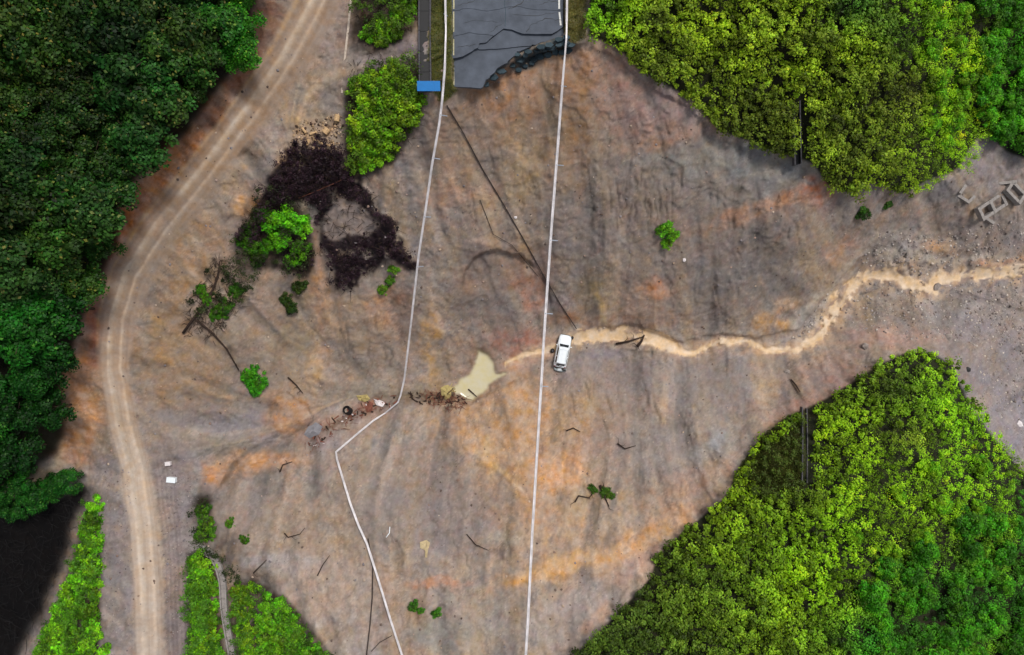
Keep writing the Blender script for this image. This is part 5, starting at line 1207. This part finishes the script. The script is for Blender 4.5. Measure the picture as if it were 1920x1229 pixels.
branch('curved line of dark roots right of the pale board', [(875, 1002), (892, 1022), (915, 1032)], [.06, .06, .03], M['dead'], 5, 17)
branch('fallen dark pole beside the crack above the lower right hill', [(1483, 712), (1492, 722), (1500, 735)], [.1, .09, .05], M['dead'], 2, 18)
# leafy tint on root crown
shrubs([(1112, 920, 8), (1135, 925, 10), (1146, 930, 7)], lambda i: f'tiny olive tuft growing on the dead root crown, {ORD[i]} from top', 'olive tufts on the root crown', (.3, .36, .5))
shrubs([(560, 540, 12), (545, 575, 12), (535, 560, 11)], lambda i: f'dusky olive scrub on the dark stain below the vivid green clump, {ORD[i]} from top', 'dusky scrub below the vivid green clump', (.16, .18, .3))

# cut tree stumps and logs by the dirt road
def log(x, y, L, r, a, lab):
    z = hz(x, y)+r*.8; c = W(x, y, z); t = empty('cut_log', c, a); tag(t, lab, 'log')
    MB().tube([(-L/2, 0, 0), (0, 0, .02), (L/2, 0, 0)], [r, r*.96, r*.9], 10).build('log_bark', M['wood'], t, smooth=False)
    MB().tube([(-L/2-.015, 0, 0), (-L/2+.01, 0, 0)], r*.8, 10).build('cut_face', M['pale'], t)
for a in [(632, 222, .7, .3, 1.4, 'pale cut log at the end of the concrete kerb'), (612, 246, .6, .36, .8, 'short pale stump with ring-shaped cut in the wood heap'), (588, 250, .8, .16, .3, 'thin pale log in the middle of the wood heap'), (570, 245, .7, .14, 2.2, 'thin pale log at the left end of the wood heap'),
          (600, 268, .8, .16, 2.6, 'pale log at the lower side of the wood heap'), (622, 272, .6, .15, .5, 'pale log at the lower right of the wood heap beside black debris'), (577, 268, .7, .18, 1.2, 'pale log bordering the upper left of black debris')]: log(*a)

# white litter etc.
def thing_box(name, label, cat, x, y, d, rz_, mt, lid=None, dz=0.):
    t = empty(name, G(x, y, dz), rz_); tag(t, label, cat)
    MB().box((0, 0, d[2]/2), d, 0, taper=.94).build('shell', mt, t, bevel=.03)
    MB().box((0, 0, d[2]+.02), (d[0]*1.04, d[1]*1.04, .05), 0).build('lid', mt if lid is None else lid, t, bevel=.01)
    return t
thing_box('white_crate', 'larger white box on the gravel right of the dirt road fork', 'box', 324, 899, (1.0, .6, .45), -.1, M['white'])
thing_box('white_crate', 'smaller white box just above the larger one by the dirt road', 'box', 317, 869, (.6, .45, .35), .1, M['sheet'])
def sheet(name, label, cat, poly, dz, mt, seed=0, th=.02):
    """crumpled sheet lying over the ground"""
    g = random.Random(seed); cx = sum(p[0] for p in poly)/len(poly); cy = sum(p[1] for p in poly)/len(poly)
    ring = []; n = len(poly)
    for k in range(n):
        a, b = poly[k], poly[(k+1) % n]; ring += [a, ((a[0]+b[0])/2+g.uniform(-1, 1), (a[1]+b[1])/2+g.uniform(-1, 1))]
    m = len(ring); V = [G(x, y, dz*g.uniform(.4, 1.2)) for x, y in ring]+[G(cx+(x-cx)*.5, cy+(y-cy)*.5, dz*g.uniform(.8, 2.4)) for x, y in ring]+[G(cx, cy, dz*1.6)]
    Fc = [(k, (k+1) % m, m+(k+1) % m, m+k) for k in range(m)]+[(m+k, m+(k+1) % m, 2*m) for k in range(m)]
    me = pymesh(name, V, Fc); o = link(name, me, None, mt); md = o.modifiers.new('thick', 'SOLIDIFY'); md.thickness = th; tag(o, label, cat); return o
sheet('plastic_sheet', 'crumpled white plastic sheet in the gully left of the bent guardrail', 'plastic sheet', [(700, 748), (710, 750), (722, 756), (718, 763), (706, 760)], .2, M['sheet'], 1)
sheet('plastic_sheet', 'greyish white crumpled sheet in the debris left of the guardrail kink', 'plastic sheet', [(578, 800), (592, 792), (605, 800), (598, 815), (580, 822), (570, 815)], .18, M['water_grey'], 2)
sheet('pale_board', 'pale tan T-shaped board lying on the lower slope between the guardrails', 'board', [(787, 1017), (800, 1013), (806, 1018), (803, 1030), (801, 1046), (797, 1046), (797, 1032), (788, 1028)], .12, M['pale'], 3, .03)
sheet('straw_heap', 'pale straw-coloured heap at the left edge of the pond', 'debris', [(826, 728), (840, 722), (848, 730), (846, 742), (836, 750), (828, 742)], .2, M['yellow'], 4)
sheet('straw_heap', 'pale olive heap in the gully above the white sheet', 'debris', [(668, 742), (688, 740), (694, 748), (684, 754), (672, 750)], .2, M['yellow'], 5)
sheet('red_board', 'reddish brown board beside the white plastic sheet', 'board', [(692, 752), (700, 756), (698, 772), (688, 774), (684, 764)], .12, M['rust'], 6)
cable('short white curved pipe piece on the slope right of the bent guardrail', [(731, 988), (730, 1000), (724, 1008)], .05, M['white'], 'pipe_piece', 'pipe')
# culvert pipe end
cp = G(652, 770, .25); t = empty('culvert_pipe', cp, math.radians(30)); tag(t, 'black open end of a culvert pipe in the gully debris', 'pipe')
V = []; Fc = []; n = 16
for (y, r) in ((-.7, .5), (.7, .5), (.7, .42), (-.7, .42)):
    for k in range(n): a = 2*math.pi*k/n; V.append((r*math.cos(a), y*.6, r*math.sin(a)))
for j in range(4):
    for k in range(n): Fc.append((j*n+k, j*n+(k+1) % n, ((j+1) % 4)*n+(k+1) % n, ((j+1) % 4)*n+k))
o = MB().add(V, Fc).build('pipe_wall', M['black'], t); o.rotation_euler = (math.radians(60), 0, 0)
o = MB().tube([(0, 0, -.28), (0, 0, -.24)], .43, 12).build('pipe_disc', M['black'], t)  # black disc across the inside of the pipe

# broken concrete frames
def cframe(label, x, y, a, cells, size, tilt):
    t = empty('box_culvert', G(x, y, .35), a); tag(t, label, 'box culvert', 'broken concrete culvert boxes in the stream bed'); t.rotation_euler = (tilt[0], tilt[1], a)
    w_, l_ = size; b = .42; h = .7
    for k in range(cells+1): MB().box((-w_/2*cells+w_*k, 0, 0), (b, l_, h)).build('cross_beam', M['conc'], t, bevel=.03)
    for s in (-1, 1):
        for k in range(cells): MB().box((-w_/2*cells+w_*(k+.5), s*(l_/2-b/2), 0), (w_-b-.006, b, h*.9)).build('side_beam', M['conc'], t, bevel=.03)
cframe('double-cell broken concrete frame lying tilted in the middle of the stream-bed group', 1858, 388, math.radians(32), 2, (1.9, 1.9), (.15, .12))
cframe('single broken concrete frame at the right border by the stream bed', 1902, 362, math.radians(-40), 1, (2.4, 1.9), (-.2, .15))
t = empty('concrete_beam_pair', G(1808, 368, .05), 0); tag(t, 'half-buried concrete corner left of the double-cell frame', 'concrete frame')
def lbeam(a, b, par, mt='conc'):
    A_ = np.array(G(*a, .08)); B_ = np.array(G(*b, .08)); c = (A_+B_)/2-np.array(par.location); L = np.linalg.norm(B_-A_); MB().box(tuple(c), (L, .38, .45), math.atan2(B_[1]-A_[1], B_[0]-A_[0])).build('beam', M[mt], par, bevel=.03)
lbeam((1797, 364), (1811, 347), t); lbeam((1797, 365), (1812, 381), t); lbeam((1814, 379), (1828, 368), t)
t = empty('concrete_beam', G(1887, 345, .1), 0); tag(t, 'single pale concrete beam above the right-hand frame', 'concrete beam'); lbeam((1874, 344), (1902, 342), t)
t = empty('concrete_beam', G(1850, 415, .1), 0); tag(t, 'narrow concrete beam at the foot of the double-cell frame', 'concrete beam'); lbeam((1838, 400), (1858, 420), t)
# labels that two or three look-alikes still share: tell them apart by their order from the left
byl = {}
for o in bpy.data.objects:
    if o.parent is None and o.get('label') and o.get('group'): byl.setdefault(o['label'], []).append(o)
for lab, os_ in byl.items():
    if 2 <= len(os_) <= 3:
        os_.sort(key=lambda o: o.location.x)
        for o, suf in zip(os_, (['left of two', 'right of two'] if len(os_) == 2 else ['leftmost', 'middle one', 'rightmost'])):
            if len((lab+' '+suf).split()) <= 16: o['label'] = lab+', '+suf
bpy.context.view_layer.update()
